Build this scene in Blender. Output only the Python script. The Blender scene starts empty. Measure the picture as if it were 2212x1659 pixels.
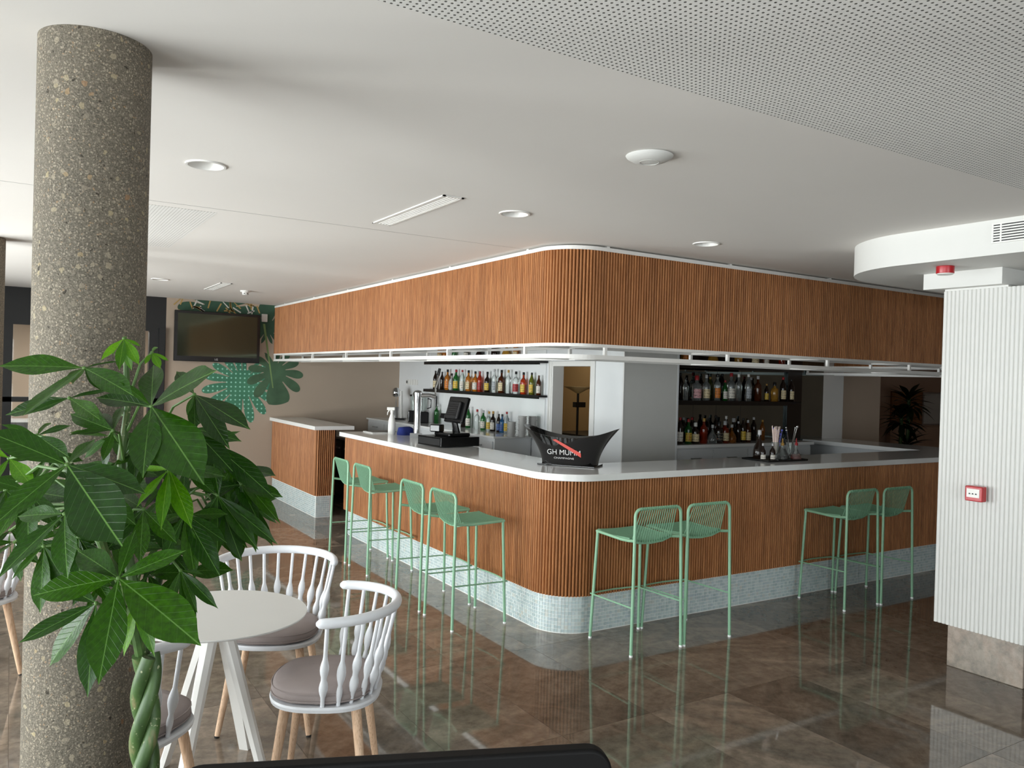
import bpy, bmesh, math, random
from mathutils import Vector, Matrix
random.seed(7)
scene = bpy.context.scene
COL = scene.collection
PI = math.pi

# ------------------------------------------------------------------ camera
IMG_W, IMG_H, F_PX = 2212.0, 1659.0, 1730.35
CAM = Vector((-3.1472, -4.3922, 1.75))
YAW, PITCH, ROLL = 0.55963, -0.006757, 0.028277
c_f = Vector((math.sin(YAW) * math.cos(PITCH), math.cos(YAW) * math.cos(PITCH), math.sin(PITCH)))
c_r0 = Vector((math.cos(YAW), -math.sin(YAW), 0.0))
c_u0 = c_r0.cross(c_f)
c_r = c_r0 * math.cos(ROLL) + c_u0 * math.sin(ROLL)
c_u = -c_r0 * math.sin(ROLL) + c_u0 * math.cos(ROLL)
cam_data = bpy.data.cameras.new('camera')
cam_data.sensor_fit = 'HORIZONTAL'
cam_data.sensor_width = 36.0
cam_data.lens = F_PX / IMG_W * 36.0
cam_data.clip_start = 0.05
cam_data.clip_end = 200
cam = bpy.data.objects.new('camera', cam_data)
COL.objects.link(cam)
m = Matrix((c_r, c_u, -c_f)).transposed().to_4x4()
m.translation = CAM
cam.matrix_world = m
scene.camera = cam

# ------------------------------------------------------------------ light
world = bpy.data.worlds.new('world')
scene.world = world
world.use_nodes = True
wb = world.node_tree.nodes['Background']
wb.inputs['Color'].default_value = (0.80, 0.90, 1.0, 1)
wb.inputs['Strength'].default_value = 1.0
scene.view_settings.view_transform = 'Standard'
scene.view_settings.look = 'None'
scene.view_settings.gamma = 1.0
scene.view_settings.use_curve_mapping = False
scene.view_settings.exposure = 0.68

def area_light(name, loc, rot, sx, sy, power, color=(1, 1, 1)):
    d = bpy.data.lights.new(name, 'AREA')
    d.shape = 'RECTANGLE'
    d.size, d.size_y = sx, sy
    d.energy = power
    d.color = color
    o = bpy.data.objects.new(name, d)
    o.location = loc
    o.rotation_euler = rot
    COL.objects.link(o)
    return o

# daylight coming in through the big windows of the left wall
WIN_X = -6.0
WIN_Y = [(-8.3, -5.9), (-5.5, -3.1), (-2.7, -0.3), (0.1, 2.5), (2.9, 5.3)]
WIN_P = [60, 98, 114, 152, 162]
CEIL_FILL = [0.05, 0.08, 0.48, 1.0, 0.95]   # share of added upward fill per window, weaker near the viewer
for (wy0, wy1), wp, wb_ in zip(WIN_Y, WIN_P, CEIL_FILL):
    area_light('window_daylight', (WIN_X - 0.35, (wy0 + wy1) / 2, 1.35), (0, -PI / 2, 0), 2.4, wy1 - wy0, wp, (0.95, 0.98, 1.0))
    # upward fill added outside each window to brighten the ceiling
    area_light('ceiling_fill', (WIN_X - 1.0, (wy0 + wy1) / 2, 0.15), (0, -PI / 2 - 0.75, 0), 1.4, wy1 - wy0, wp * wb_, (1.0, 0.98, 0.95))
# weaker light added behind the viewer for faces turned that way
for (wx0, wx1) in ((-5.0, -2.6), (-2.2, 0.2)):
    area_light('rear_fill', ((wx0 + wx1) / 2, -9.35, 1.35), (PI / 2, 0, 0), wx1 - wx0, 2.4, 68, (0.95, 0.97, 1.0))

# ------------------------------------------------------------------ helpers
def at(px, py, x=None, y=None, z=None, d=None):
    v = c_r * ((px - IMG_W / 2) / F_PX) - c_u * ((py - IMG_H / 2) / F_PX) + c_f
    if x is not None: t = (x - CAM.x) / v.x
    elif y is not None: t = (y - CAM.y) / v.y
    elif z is not None: t = (z - CAM.z) / v.z
    else: t = d
    return CAM + v * t

class MB:
    def __init__(s):
        s.v, s.f, s.uv = [], [], {}
    def add(s, vs, fs):
        b = len(s.v)
        s.v += [tuple(p) for p in vs]
        s.f += [tuple(i + b for i in q) for q in fs]
        return s
    def box(s, x0, y0, z0, x1, y1, z1):
        if x0 > x1: x0, x1 = x1, x0
        if y0 > y1: y0, y1 = y1, y0
        if z0 > z1: z0, z1 = z1, z0
        return s.add([(x0, y0, z0), (x1, y0, z0), (x1, y1, z0), (x0, y1, z0), (x0, y0, z1), (x1, y0, z1), (x1, y1, z1), (x0, y1, z1)],
                     [(0, 3, 2, 1), (4, 5, 6, 7), (0, 1, 5, 4), (1, 2, 6, 5), (2, 3, 7, 6), (3, 0, 4, 7)])
    def obox(s, mat, sx, sy, sz):
        hx, hy, hz = sx / 2, sy / 2, sz / 2
        vs = [mat @ Vector(p) for p in [(-hx, -hy, -hz), (hx, -hy, -hz), (hx, hy, -hz), (-hx, hy, -hz), (-hx, -hy, hz), (hx, -hy, hz), (hx, hy, hz), (-hx, hy, hz)]]
        return s.add(vs, [(0, 3, 2, 1), (4, 5, 6, 7), (0, 1, 5, 4), (1, 2, 6, 5), (2, 3, 7, 6), (3, 0, 4, 7)])
    def prism(s, out, z0, z1):
        n = len(out)
        vs = [(p[0], p[1], z0) for p in out] + [(p[0], p[1], z1) for p in out]
        area = sum(out[i][0] * out[(i + 1) % n][1] - out[(i + 1) % n][0] * out[i][1] for i in range(n))
        fs = [tuple(range(n, 2 * n)), tuple(reversed(range(n)))] + [(i, (i + 1) % n, n + (i + 1) % n, n + i) for i in range(n)]
        if area < 0: fs = [tuple(reversed(q)) for q in fs]
        return s.add(vs, fs)
    def lathe(s, prof, n=16, c=(0, 0, 0), mat=None, caps=True):
        vs, fs = [], []
        for (r, z) in prof:
            for k in range(n):
                a = 2 * PI * k / n
                p = Vector((c[0] + r * math.cos(a), c[1] + r * math.sin(a), c[2] + z))
                vs.append(mat @ p if mat else p)
        for i in range(len(prof) - 1):
            for k in range(n):
                k2 = (k + 1) % n
                fs.append((i * n + k, i * n + k2, (i + 1) * n + k2, (i + 1) * n + k))
        if caps and prof[0][0] > 1e-6: fs.append(tuple(reversed(range(n))))
        if caps and prof[-1][0] > 1e-6: fs.append(tuple(range((len(prof) - 1) * n, len(prof) * n)))
        return s.add(vs, fs)
    def tube(s, pts, r, n=8, closed=False, flat=1.0, up=None):
        pts = [Vector(p) for p in pts]
        N = len(pts)
        rs = r if isinstance(r, (list, tuple)) else [r] * N
        vs, fs = [], []
        prev = None
        for i in range(N):
            if closed: t = pts[(i + 1) % N] - pts[i - 1]
            else: t = pts[min(i + 1, N - 1)] - pts[max(i - 1, 0)]
            t.normalize()
            if up is not None:
                a = Vector(up) - t * t.dot(Vector(up))
            elif prev is None:
                a = Vector((0, 0, 1)) if abs(t.z) < 0.9 else Vector((1, 0, 0))
                a = a - t * t.dot(a)
            else:
                a = prev - t * t.dot(prev)
            a.normalize()
            prev = a
            b = t.cross(a)
            for k in range(n):
                q = 2 * PI * k / n
                vs.append(pts[i] + a * math.cos(q) * rs[i] * flat + b * math.sin(q) * rs[i])
        M = N if closed else N - 1
        for i in range(M):
            j = (i + 1) % N
            for k in range(n):
                k2 = (k + 1) % n
                fs.append((i * n + k, i * n + k2, j * n + k2, j * n + k))
        if not closed:
            fs.append(tuple(reversed(range(n))))
            fs.append(tuple(range((N - 1) * n, N * n)))
        return s.add(vs, fs)
    def ball(s, c, r, n=12, m=8, sz=1.0):
        prof = [(max(1e-7, r * math.sin(PI * i / m)), -r * sz * math.cos(PI * i / m)) for i in range(m + 1)]
        return s.lathe(prof, n, c)
    def obj(s, name, mat, parent=None, smooth=False, loc=None, rot=None):
        me = bpy.data.meshes.new(name)
        me.from_pydata(s.v, [], s.f)
        if smooth:
            for p in me.polygons: p.use_smooth = True
            me.set_sharp_from_angle(angle=math.radians(38 if smooth is True else smooth))
        me.update()
        if mat: me.materials.append(mat)
        return link(name, me, parent, loc, rot)

def link(name, data, parent=None, loc=None, rot=None):
    o = bpy.data.objects.new(name, data)
    COL.objects.link(o)
    if parent: o.parent = parent
    if loc is not None: o.location = loc
    if rot is not None: o.rotation_euler = rot
    return o

def thing(name, label, cat, loc=(0, 0, 0), rot=(0, 0, 0), group=None):
    o = bpy.data.objects.new(name, None)
    o.empty_display_size = 0.1
    COL.objects.link(o)
    o.location = loc
    o.rotation_euler = rot if isinstance(rot, (tuple, list)) else (0, 0, rot)
    return tag(o, label, cat, group)

def tag(o, label, cat, group=None):
    o['label'] = label
    o['category'] = cat
    if group: o['group'] = group
    return o

def struct(o, label=None):
    o['kind'] = 'structure'
    if label: o['label'] = label
    return o

def stuff(o):
    o['kind'] = 'stuff'
    return o

def lab(o, text):
    o['label'] = text
    return o

def bev(o, w, seg=2):
    b = o.modifiers.new('bevel', 'BEVEL')
    b.width, b.segments, b.limit_method, b.angle_limit = w, seg, 'ANGLE', math.radians(40)
    return o

def dup(root, loc, rot=None, label=None, group=None):
    def cp(o, par):
        c = o.copy()
        COL.objects.link(c)
        c.parent = par
        for ch in o.children: cp(ch, c)
        return c
    r = cp(root, None)
    r.location = loc
    if rot is not None: r.rotation_euler = rot if isinstance(rot, (tuple, list)) else (0, 0, rot)
    if label: r['label'] = label
    if group: r['group'] = group
    return r

def text_mesh(body, size, mat, name, parent=None, extrude=0.0004, align='CENTER', sx=1.0):
    cu = bpy.data.curves.new(name, 'FONT')
    cu.body = body
    cu.size = size
    cu.align_x = align
    cu.align_y = 'CENTER'
    cu.extrude = extrude
    tmp = bpy.data.objects.new('tmp_text', cu)
    COL.objects.link(tmp)
    dg = bpy.context.evaluated_depsgraph_get()
    me = bpy.data.meshes.new_from_object(tmp.evaluated_get(dg))
    bpy.data.objects.remove(tmp)
    bpy.data.curves.remove(cu)
    me.name = name
    me.materials.clear()
    me.materials.append(mat)
    if sx != 1.0:
        for v in me.vertices: v.co.x *= sx
    return link(name, me, parent)

ORD = ['first', 'second', 'third', 'fourth', 'fifth', 'sixth', 'seventh', 'eighth', 'ninth', 'tenth', 'eleventh', 'twelfth', 'thirteenth', 'fourteenth', 'fifteenth', 'sixteenth', 'seventeenth', 'eighteenth']

# ------------------------------------------------------------------ materials
def srgb(r, g, b):
    def f(c):
        c /= 255.0
        return c / 12.92 if c <= 0.04045 else ((c + 0.055) / 1.055) ** 2.4
    return (f(r), f(g), f(b), 1.0)

class NT:
    """small wrapper for building node trees"""
    def __init__(s, name):
        s.m = bpy.data.materials.new(name)
        s.m.use_nodes = True
        s.t = s.m.node_tree
        s.b = s.t.nodes['Principled BSDF']
        s.out = s.t.nodes['Material Output']
    def n(s, typ, **kw):
        nd = s.t.nodes.new(typ)
        for k, v in kw.items():
            if k.startswith('_'): nd.inputs[k[1:].replace('_', ' ')].default_value = v
            else: setattr(nd, k, v)
        return nd
    def l(s, a, b):
        s.t.links.new(a, b)
    def math(s, op, a, b=None, c=None):
        nd = s.t.nodes.new('ShaderNodeMath')
        nd.operation = op
        for i, q in enumerate((a, b, c)):
            if q is None: continue
            if isinstance(q, (int, float)): nd.inputs[i].default_value = q
            else: s.l(q, nd.inputs[i])
        return nd.outputs[0]
    def ramp(s, fac, stops, interp='LINEAR'):
        nd = s.t.nodes.new('ShaderNodeValToRGB')
        cr = nd.color_ramp
        cr.interpolation = interp
        while len(cr.elements) < len(stops): cr.elements.new(0.5)
        for e, (p, c) in zip(cr.elements, stops):
            e.position = p
            e.color = c
        s.l(fac, nd.inputs[0])
        return nd.outputs[0]
    def mix(s, fac, a, b, blend='MIX'):
        nd = s.t.nodes.new('ShaderNodeMix')
        nd.data_type = 'RGBA'
        nd.blend_type = blend
        for i, q in ((0, fac), (6, a), (7, b)):
            if isinstance(q, (int, float, tuple)): nd.inputs[i].default_value = q
            else: s.l(q, nd.inputs[i])
        return nd.outputs[2]
    def pos(s, scale=(1, 1, 1), kind='pos', offset=None):
        if kind == 'pos': o = s.n('ShaderNodeNewGeometry').outputs['Position']
        else: o = s.n('ShaderNodeTexCoord').outputs['Object']
        mp = s.n('ShaderNodeMapping')
        mp.inputs['Scale'].default_value = scale
        s.l(o, mp.inputs['Vector'])
        if offset is not None: s.l(offset, mp.inputs['Location'])
        return mp.outputs[0]
    def noise(s, vec, scale=5, detail=3, rough=0.5, dist=0.0):
        nd = s.n('ShaderNodeTexNoise')
        nd.inputs['Scale'].default_value = scale
        nd.inputs['Detail'].default_value = detail
        nd.inputs['Roughness'].default_value = rough
        nd.inputs['Distortion'].default_value = dist
        s.l(vec, nd.inputs['Vector'])
        return nd.outputs[0]
    def bump(s, h, strength=0.2, dist=0.01):
        nd = s.n('ShaderNodeBump')
        nd.inputs['Strength'].default_value = strength
        nd.inputs['Distance'].default_value = dist
        s.l(h, nd.inputs['Height'])
        s.l(nd.outputs[0], s.b.inputs['Normal'])
    def set(s, **kw):
        for k, v in kw.items():
            inp = s.b.inputs[k.replace('_', ' ')]
            if hasattr(v, 'links'): s.l(v, inp)
            else: inp.default_value = v
        return s

def plain(name, rgb, rough=0.5, metal=0.0, var=0.03, spec=0.5, bump=0.0, coat=0.0, scale=6.0):
    """painted / plastic / metal surface with a faint procedural unevenness"""
    t = NT(name)
    c = srgb(*rgb)
    nz = t.noise(t.pos(kind='obj'), scale, 4)
    lo = tuple(q * (1 - var) for q in c[:3]) + (1,)
    hi = tuple(min(1, q * (1 + var)) for q in c[:3]) + (1,)
    t.set(Base_Color=t.ramp(nz, [(0.3, lo), (0.7, hi)]), Roughness=rough, Metallic=metal)
    t.b.inputs['Specular IOR Level'].default_value = spec
    if coat:
        t.b.inputs['Coat Weight'].default_value = coat
        t.b.inputs['Coat Roughness'].default_value = 0.04
    if bump: t.bump(t.noise(t.pos(kind='obj'), scale * 30, 3), bump, 0.002)
    return t.m

M = {}
M['ceiling'] = plain('ceiling_paint', (226, 222, 217), 0.9, var=0.012, scale=1.5)
M['white_paint'] = plain('white_paint', (216, 215, 211), 0.6, var=0.01)
M['white_metal'] = plain('white_metal', (228, 226, 222), 0.35, var=0.01)
M['white_gloss'] = plain('white_lacquer', (226, 228, 228), 0.03, var=0.008, coat=0.6)
M['white_matt'] = plain('white_laminate', (214, 216, 217), 0.3, var=0.01)
M['grey_panel'] = plain('grey_lacquer', (206, 205, 200), 0.12, var=0.01)
M['white_top'] = plain('white_quartz', (232, 232, 230), 0.10, var=0.012, scale=20)
M['mauve'] = plain('mauve_wall_paint', (174, 157, 140), 0.85, var=0.02, scale=1.2, bump=0.05)
M['mauve_lit'] = plain('mauve_wall_paint_lit', (214, 192, 170), 0.85, var=0.02, scale=1.2)  # copy of the mauve, lightened in colour to make up for missing light
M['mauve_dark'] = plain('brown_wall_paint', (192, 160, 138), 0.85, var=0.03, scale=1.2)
M['black_matt'] = plain('black_powder_coat', (16, 16, 17), 0.45, var=0.05)
M['black_gloss'] = plain('black_plastic', (14, 14, 15), 0.22, var=0.05)
M['black_acrylic'] = plain('black_acrylic', (8, 8, 10), 0.04, var=0.02, coat=0.5)
M['black_leather'] = plain('black_leather', (7, 6, 6), 0.6, var=0.1, spec=0.25)
M['chrome'] = plain('chrome', (215, 215, 216), 0.08, metal=1.0, var=0.01)
M['steel'] = plain('brushed_steel', (170, 170, 170), 0.28, metal=1.0, var=0.03)
M['green_metal'] = plain('sage_green_powder_coat', (138, 182, 150), 0.42, var=0.02)
M['green_cord'] = plain('sage_green_cord', (118, 162, 132), 0.6, var=0.05, bump=0.1, scale=40)
M['chair_white'] = plain('white_lacquered_wood', (232, 234, 238), 0.35, var=0.008)
M['cushion'] = plain('taupe_fabric', (158, 146, 143), 0.9, var=0.04, bump=0.25, scale=12)
M['red'] = plain('red_plastic', (176, 32, 40), 0.3, var=0.03)
M['grey_dark'] = plain('dark_grey', (70, 70, 70), 0.5)
M['blue_cloth'] = plain('blue_cloth', (26, 42, 112), 0.9, var=0.1, bump=0.3, scale=14)
M['paper_white'] = plain('white_card', (235, 233, 228), 0.6)
M['porcelain'] = plain('white_porcelain', (206, 205, 202), 0.2, var=0.01)
M['leg_tip'] = plain('black_rubber', (20, 18, 18), 0.7)
M['glide'] = plain('clear_glide', (235, 238, 236), 0.3)
M['beige_wall'] = plain('beige_wall', (176, 150, 112), 0.9, var=0.03, scale=2)
M['grout'] = plain('tile_grout', (232, 234, 230), 0.8)
M['dark_back'] = plain('dark_backing', (58, 32, 16), 0.9)
M['red_print'] = plain('red_print', (190, 70, 60), 0.4)
M['silver_print'] = plain('silver_print', (190, 190, 188), 0.3)

def wood(name, c0, c1, c2, zs=0.9, xs=60, rnd=0.5, rough=0.45, vert=True):
    t = NT(name)
    oi = t.n('ShaderNodeObjectInfo').outputs['Random']
    ri = t.n('ShaderNodeNewGeometry').outputs['Random Per Island']
    r = t.math('FRACT', t.math('ADD', oi, ri))
    off = t.n('ShaderNodeCombineXYZ')
    t.l(t.math('MULTIPLY', r, 37.0), off.inputs[0])
    t.l(t.math('MULTIPLY', r, 91.0), off.inputs[2])
    p = t.pos((xs, xs, zs * 4) if vert else (zs * 4, xs, xs), 'pos', off.outputs[0])
    g = t.noise(p, 1.0, 5, 0.6, 0.6)
    fine = t.noise(t.pos((400, 400, 7), 'pos', off.outputs[0]), 1.0, 2)
    colr = t.ramp(g, [(0.25, srgb(*c0)), (0.5, srgb(*c1)), (0.75, srgb(*c2))])
    vv = t.math('ADD', t.math('MULTIPLY', r, rnd), 1.0 - rnd * 0.5)
    hsv = t.n('ShaderNodeHueSaturation')
    t.l(colr, hsv.inputs['Color'])
    t.l(vv, hsv.inputs['Value'])
    dk = t.ramp(fine, [(0.35, (0.72, 0.66, 0.6, 1)), (0.5, (1, 1, 1, 1))])
    t.set(Base_Color=t.mix(1.0, hsv.outputs[0], dk, 'MULTIPLY'), Roughness=rough)
    t.bump(fine, 0.06, 0.002)
    t.b.inputs['Specular IOR Level'].default_value = 0.3
    return t.m
M['slat'] = wood('oak_slat', (134, 83, 46), (162, 107, 64), (184, 128, 81), rnd=0.26)
M['beech'] = wood('beech_leg', (205, 170, 140), (216, 182, 152), (224, 194, 166), rnd=0.1, xs=30)
M['picture_wood'] = wood('picture_wood', (130, 86, 50), (150, 100, 60), (165, 115, 70), rnd=0.1, vert=False)

def marble(name, base, rough=0.06, scale=1.0):
    t = NT(name)
    oi = t.n('ShaderNodeObjectInfo').outputs['Random']
    ri = t.n('ShaderNodeNewGeometry').outputs['Random Per Island']
    r = t.math('FRACT', t.math('ADD', oi, ri))
    off = t.n('ShaderNodeCombineXYZ')
    t.l(t.math('MULTIPLY', r, 53.0), off.inputs[0])
    t.l(t.math('MULTIPLY', r, 19.0), off.inputs[1])
    rotv = t.n('ShaderNodeVectorRotate')
    rotv.rotation_type = 'Z_AXIS'
    t.l(t.pos((1, 1, 1), 'pos', off.outputs[0]), rotv.inputs['Vector'])
    t.l(t.math('MULTIPLY', t.math('SUBTRACT', r, 0.5), 1.6), rotv.inputs['Angle'])
    stretch = t.n('ShaderNodeMapping')
    stretch.inputs['Scale'].default_value = (1.3, 4.2, 2.0)
    t.l(rotv.outputs[0], stretch.inputs['Vector'])
    big = t.noise(stretch.outputs[0], 0.9 * scale, 6, 0.6, 1.0)
    c = [srgb(*q) for q in base]
    colr = t.ramp(big, [(0.25, c[0]), (0.45, c[1]), (0.6, c[2]), (0.78, c[3])])
    spot = t.noise(rotv.outputs[0], 14, 5, 0.7)
    colr = t.mix(1.0, colr, t.ramp(spot, [(0.3, (0.62, 0.6, 0.58, 1)), (0.6, (1.1, 1.08, 1.05, 1))]), 'MULTIPLY')
    wv = t.n('ShaderNodeTexWave')
    wv.wave_type = 'BANDS'
    wv.inputs['Scale'].default_value = 0.55 * scale
    wv.inputs['Distortion'].default_value = 9.0
    wv.inputs['Detail'].default_value = 4
    wv.inputs['Detail Scale'].default_value = 1.4
    t.l(rotv.outputs[0], wv.inputs['Vector'])
    vein = t.ramp(wv.outputs['Fac'], [(0.988, (0, 0, 0, 1)), (1.0, (1, 1, 1, 1))])
    colr = t.mix(t.math('MULTIPLY', vein, 0.35), colr, srgb(150, 132, 116))
    hsv = t.n('ShaderNodeHueSaturation')
    t.l(colr, hsv.inputs['Color'])
    t.l(t.math('ADD', t.math('MULTIPLY', r, 0.5), 0.75), hsv.inputs['Value'])
    t.set(Base_Color=hsv.outputs[0], Roughness=rough)
    t.b.inputs['Specular IOR Level'].default_value = 0.62
    return t.m
M['floor_tile'] = marble('polished_brown_marble', [(96, 94, 86), (122, 112, 101), (140, 128, 115), (158, 146, 134)], 0.045)
M['floor_grout'] = plain('floor_grout', (128, 112, 96), 0.5)
M['base_marble'] = marble('pillar_base_marble', [(150, 142, 132), (168, 158, 146), (178, 162, 148), (190, 172, 156)], 0.2, 1.6)

def mosaic():
    t = NT('glass_mosaic')
    ri = t.n('ShaderNodeNewGeometry').outputs['Random Per Island']
    colr = t.ramp(ri, [(0.0, srgb(176, 192, 194)), (0.35, srgb(194, 208, 208)), (0.7, srgb(206, 217, 216)), (0.9, srgb(184, 199, 204)), (1.0, srgb(204, 206, 198))])
    t.set(Base_Color=colr, Roughness=0.18)
    return t.m
M['mosaic'] = mosaic()

def concrete():
    t = NT('exposed_aggregate_concrete')
    p0 = t.pos((1, 1, 1))
    wob = t.n('ShaderNodeTexNoise')
    wob.inputs['Scale'].default_value = 60
    wob.inputs['Detail'].default_value = 3
    t.l(p0, wob.inputs['Vector'])
    wm = t.n('ShaderNodeVectorMath', operation='MULTIPLY_ADD')
    t.l(wob.outputs['Color'], wm.inputs[0])
    wm.inputs[1].default_value = (0.016, 0.016, 0.016)
    t.l(p0, wm.inputs[2])
    p = wm.outputs[0]
    v = t.n('ShaderNodeTexVoronoi')
    v.inputs['Scale'].default_value = 150
    t.l(p, v.inputs['Vector'])
    sep = t.n('ShaderNodeSeparateColor')
    t.l(v.outputs['Color'], sep.inputs[0])
    stone = t.ramp(sep.outputs[0], [(0.0, srgb(112, 104, 91)), (0.3, srgb(142, 133, 118)), (0.6, srgb(158, 148, 131)), (0.9, srgb(184, 172, 152)), (1.0, srgb(168, 140, 108))])
    v2 = t.n('ShaderNodeTexVoronoi')
    v2.inputs['Scale'].default_value = 52
    t.l(p, v2.inputs['Vector'])
    sep2 = t.n('ShaderNodeSeparateColor')
    t.l(v2.outputs['Color'], sep2.inputs[0])
    bigm = t.math('MULTIPLY', t.math('GREATER_THAN', sep2.outputs[1], 0.86), t.math('LESS_THAN', v2.outputs['Distance'], 0.40))
    bigc = t.ramp(sep2.outputs[0], [(0.0, srgb(140, 131, 115)), (0.5, srgb(180, 168, 146)), (0.85, srgb(190, 174, 136)), (1.0, srgb(160, 116, 82))])
    fine = t.noise(p0, 260, 5, 0.75)
    big = t.noise(p0, 6, 3)
    matrix = t.ramp(fine, [(0.3, srgb(88, 82, 70)), (0.7, srgb(148, 139, 123))])
    colr = t.mix(t.math('GREATER_THAN', v.outputs['Distance'], 0.42), stone, matrix)
    colr = t.mix(t.math('MULTIPLY', bigm, 0.8), colr, bigc)
    colr = t.mix(1.0, colr, t.ramp(fine, [(0.3, (0.74, 0.73, 0.72, 1)), (0.62, (1.1, 1.1, 1.1, 1))]), 'MULTIPLY')
    pit = t.noise(p0, 62, 2, 0.5)
    pitm = t.ramp(pit, [(0.27, (0.28, 0.26, 0.22, 1)), (0.32, (1, 1, 1, 1))])
    colr = t.mix(1.0, colr, pitm, 'MULTIPLY')
    colr = t.mix(1.0, colr, t.ramp(big, [(0.3, (0.86, 0.86, 0.86, 1)), (0.7, (1.06, 1.05, 1.03, 1))]), 'MULTIPLY')
    t.set(Base_Color=colr, Roughness=0.75)
    h = t.math('ADD', t.math('MULTIPLY', v.outputs['Distance'], -0.7), t.math('MULTIPLY', fine, 1.0))
    t.bump(h, 0.8, 0.006)
    return t.m
M['concrete'] = concrete()

def perforated(name='perforated_ceiling_board', hole=(92, 90, 86), rad=0.19):
    t = NT(name)
    p = t.pos((1, 1, 1))
    rot = t.n('ShaderNodeMapping')
    rot.inputs['Scale'].default_value = (1 / 0.018, 1 / 0.018, 1)
    t.l(p, rot.inputs['Vector'])
    fr = t.n('ShaderNodeVectorMath', operation='FRACTION')
    t.l(rot.outputs[0], fr.inputs[0])
    sx = t.n('ShaderNodeSeparateXYZ')
    t.l(fr.outputs[0], sx.inputs[0])
    dx = t.math('SUBTRACT', sx.outputs[0], 0.5)
    dy = t.math('SUBTRACT', sx.outputs[1], 0.5)
    d = t.math('SQRT', t.math('ADD', t.math('MULTIPLY', dx, dx), t.math('MULTIPLY', dy, dy)))
    mask = t.math('LESS_THAN', d, rad)
    nz = t.noise(p, 1.5, 3)
    paint = t.ramp(nz, [(0.3, srgb(223, 221, 217)), (0.7, srgb(229, 227, 223))])
    t.set(Base_Color=t.mix(mask, paint, srgb(*hole)), Roughness=0.9)
    hh = t.n('ShaderNodeMapRange')
    hh.inputs['From Min'].default_value = 0.13
    hh.inputs['From Max'].default_value = 0.25
    t.l(d, hh.inputs['Value'])
    t.bump(hh.outputs[0], 0.9, 0.004)
    return t.m
M['perforated'] = perforated()
M['perforated_fine'] = perforated('fine_perforated_board', (170, 167, 162), 0.14)

def glass(name, rgb, rough=0.0, trans=1.0):
    t = NT(name)
    nz = t.noise(t.pos(kind='obj'), 30, 2)
    c = srgb(*rgb)
    t.set(Base_Color=t.ramp(nz, [(0.3, tuple(q * 0.96 for q in c[:3]) + (1,)), (0.7, c)]), Roughness=rough, IOR=1.45)
    t.b.inputs['Transmission Weight'].default_value = trans
    return t.m
M['glass_clear'] = glass('clear_glass', (236, 242, 240), 0.0, 0.92)
M['glass_amber'] = glass('amber_glass', (206, 128, 44), 0.0, 0.8)
M['glass_red'] = glass('red_glass', (190, 64, 30), 0.0, 0.8)
M['glass_green'] = glass('green_glass', (40, 120, 50), 0.0, 0.7)
M['glass_olive'] = glass('olive_glass', (110, 116, 34), 0.0, 0.7)
M['glass_blue'] = glass('blue_glass', (60, 130, 190), 0.0, 0.8)
M['glass_gold'] = glass('gold_glass', (212, 160, 64), 0.0, 0.7)
M['glass_dark'] = glass('dark_glass', (34, 22, 16), 0.03, 0.2)
M['glass_brown'] = glass('brown_glass', (84, 40, 18), 0.0, 0.5)

def window_glass():
    t = NT('window_pane')
    tr = t.n('ShaderNodeBsdfTransparent')
    gl = t.n('ShaderNodeBsdfGlossy')
    gl.inputs['Roughness'].default_value = 0.02
    fr = t.n('ShaderNodeFresnel')
    fr.inputs[0].default_value = 1.45
    mx = t.n('ShaderNodeMixShader')
    t.l(fr.outputs[0], mx.inputs[0])
    t.l(tr.outputs[0], mx.inputs[1])
    t.l(gl.outputs[0], mx.inputs[2])
    t.l(mx.outputs[0], t.out.inputs[0])
    nz = t.noise(t.pos(kind='obj'), 2, 2)
    t.l(t.ramp(nz, [(0.3, (0.93, 0.95, 0.94, 1)), (0.7, (0.97, 0.98, 0.98, 1))]), tr.inputs[0])
    return t.m
M['pane'] = window_glass()

def smoked_mirror():
    t = NT('smoked_mirror')
    nz = t.noise(t.pos(), 3, 2)
    t.set(Base_Color=t.ramp(nz, [(0.3, (0.15, 0.185, 0.185, 1)), (0.7, (0.17, 0.205, 0.205, 1))]), Metallic=1.0, Roughness=0.02)
    return t.m
M['smoked'] = smoked_mirror()

def screen_mat():
    t = NT('switched_off_screen')
    nz = t.noise(t.pos(), 2, 2)
    t.set(Base_Color=t.ramp(nz, [(0.3, srgb(36, 37, 30)), (0.7, srgb(42, 43, 35))]), Roughness=0.08)
    t.b.inputs['Specular IOR Level'].default_value = 0.9
    t.b.inputs['Specular Tint'].default_value = (0.86, 1.0, 0.72, 1)
    return t.m
M['screen'] = screen_mat()

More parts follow.
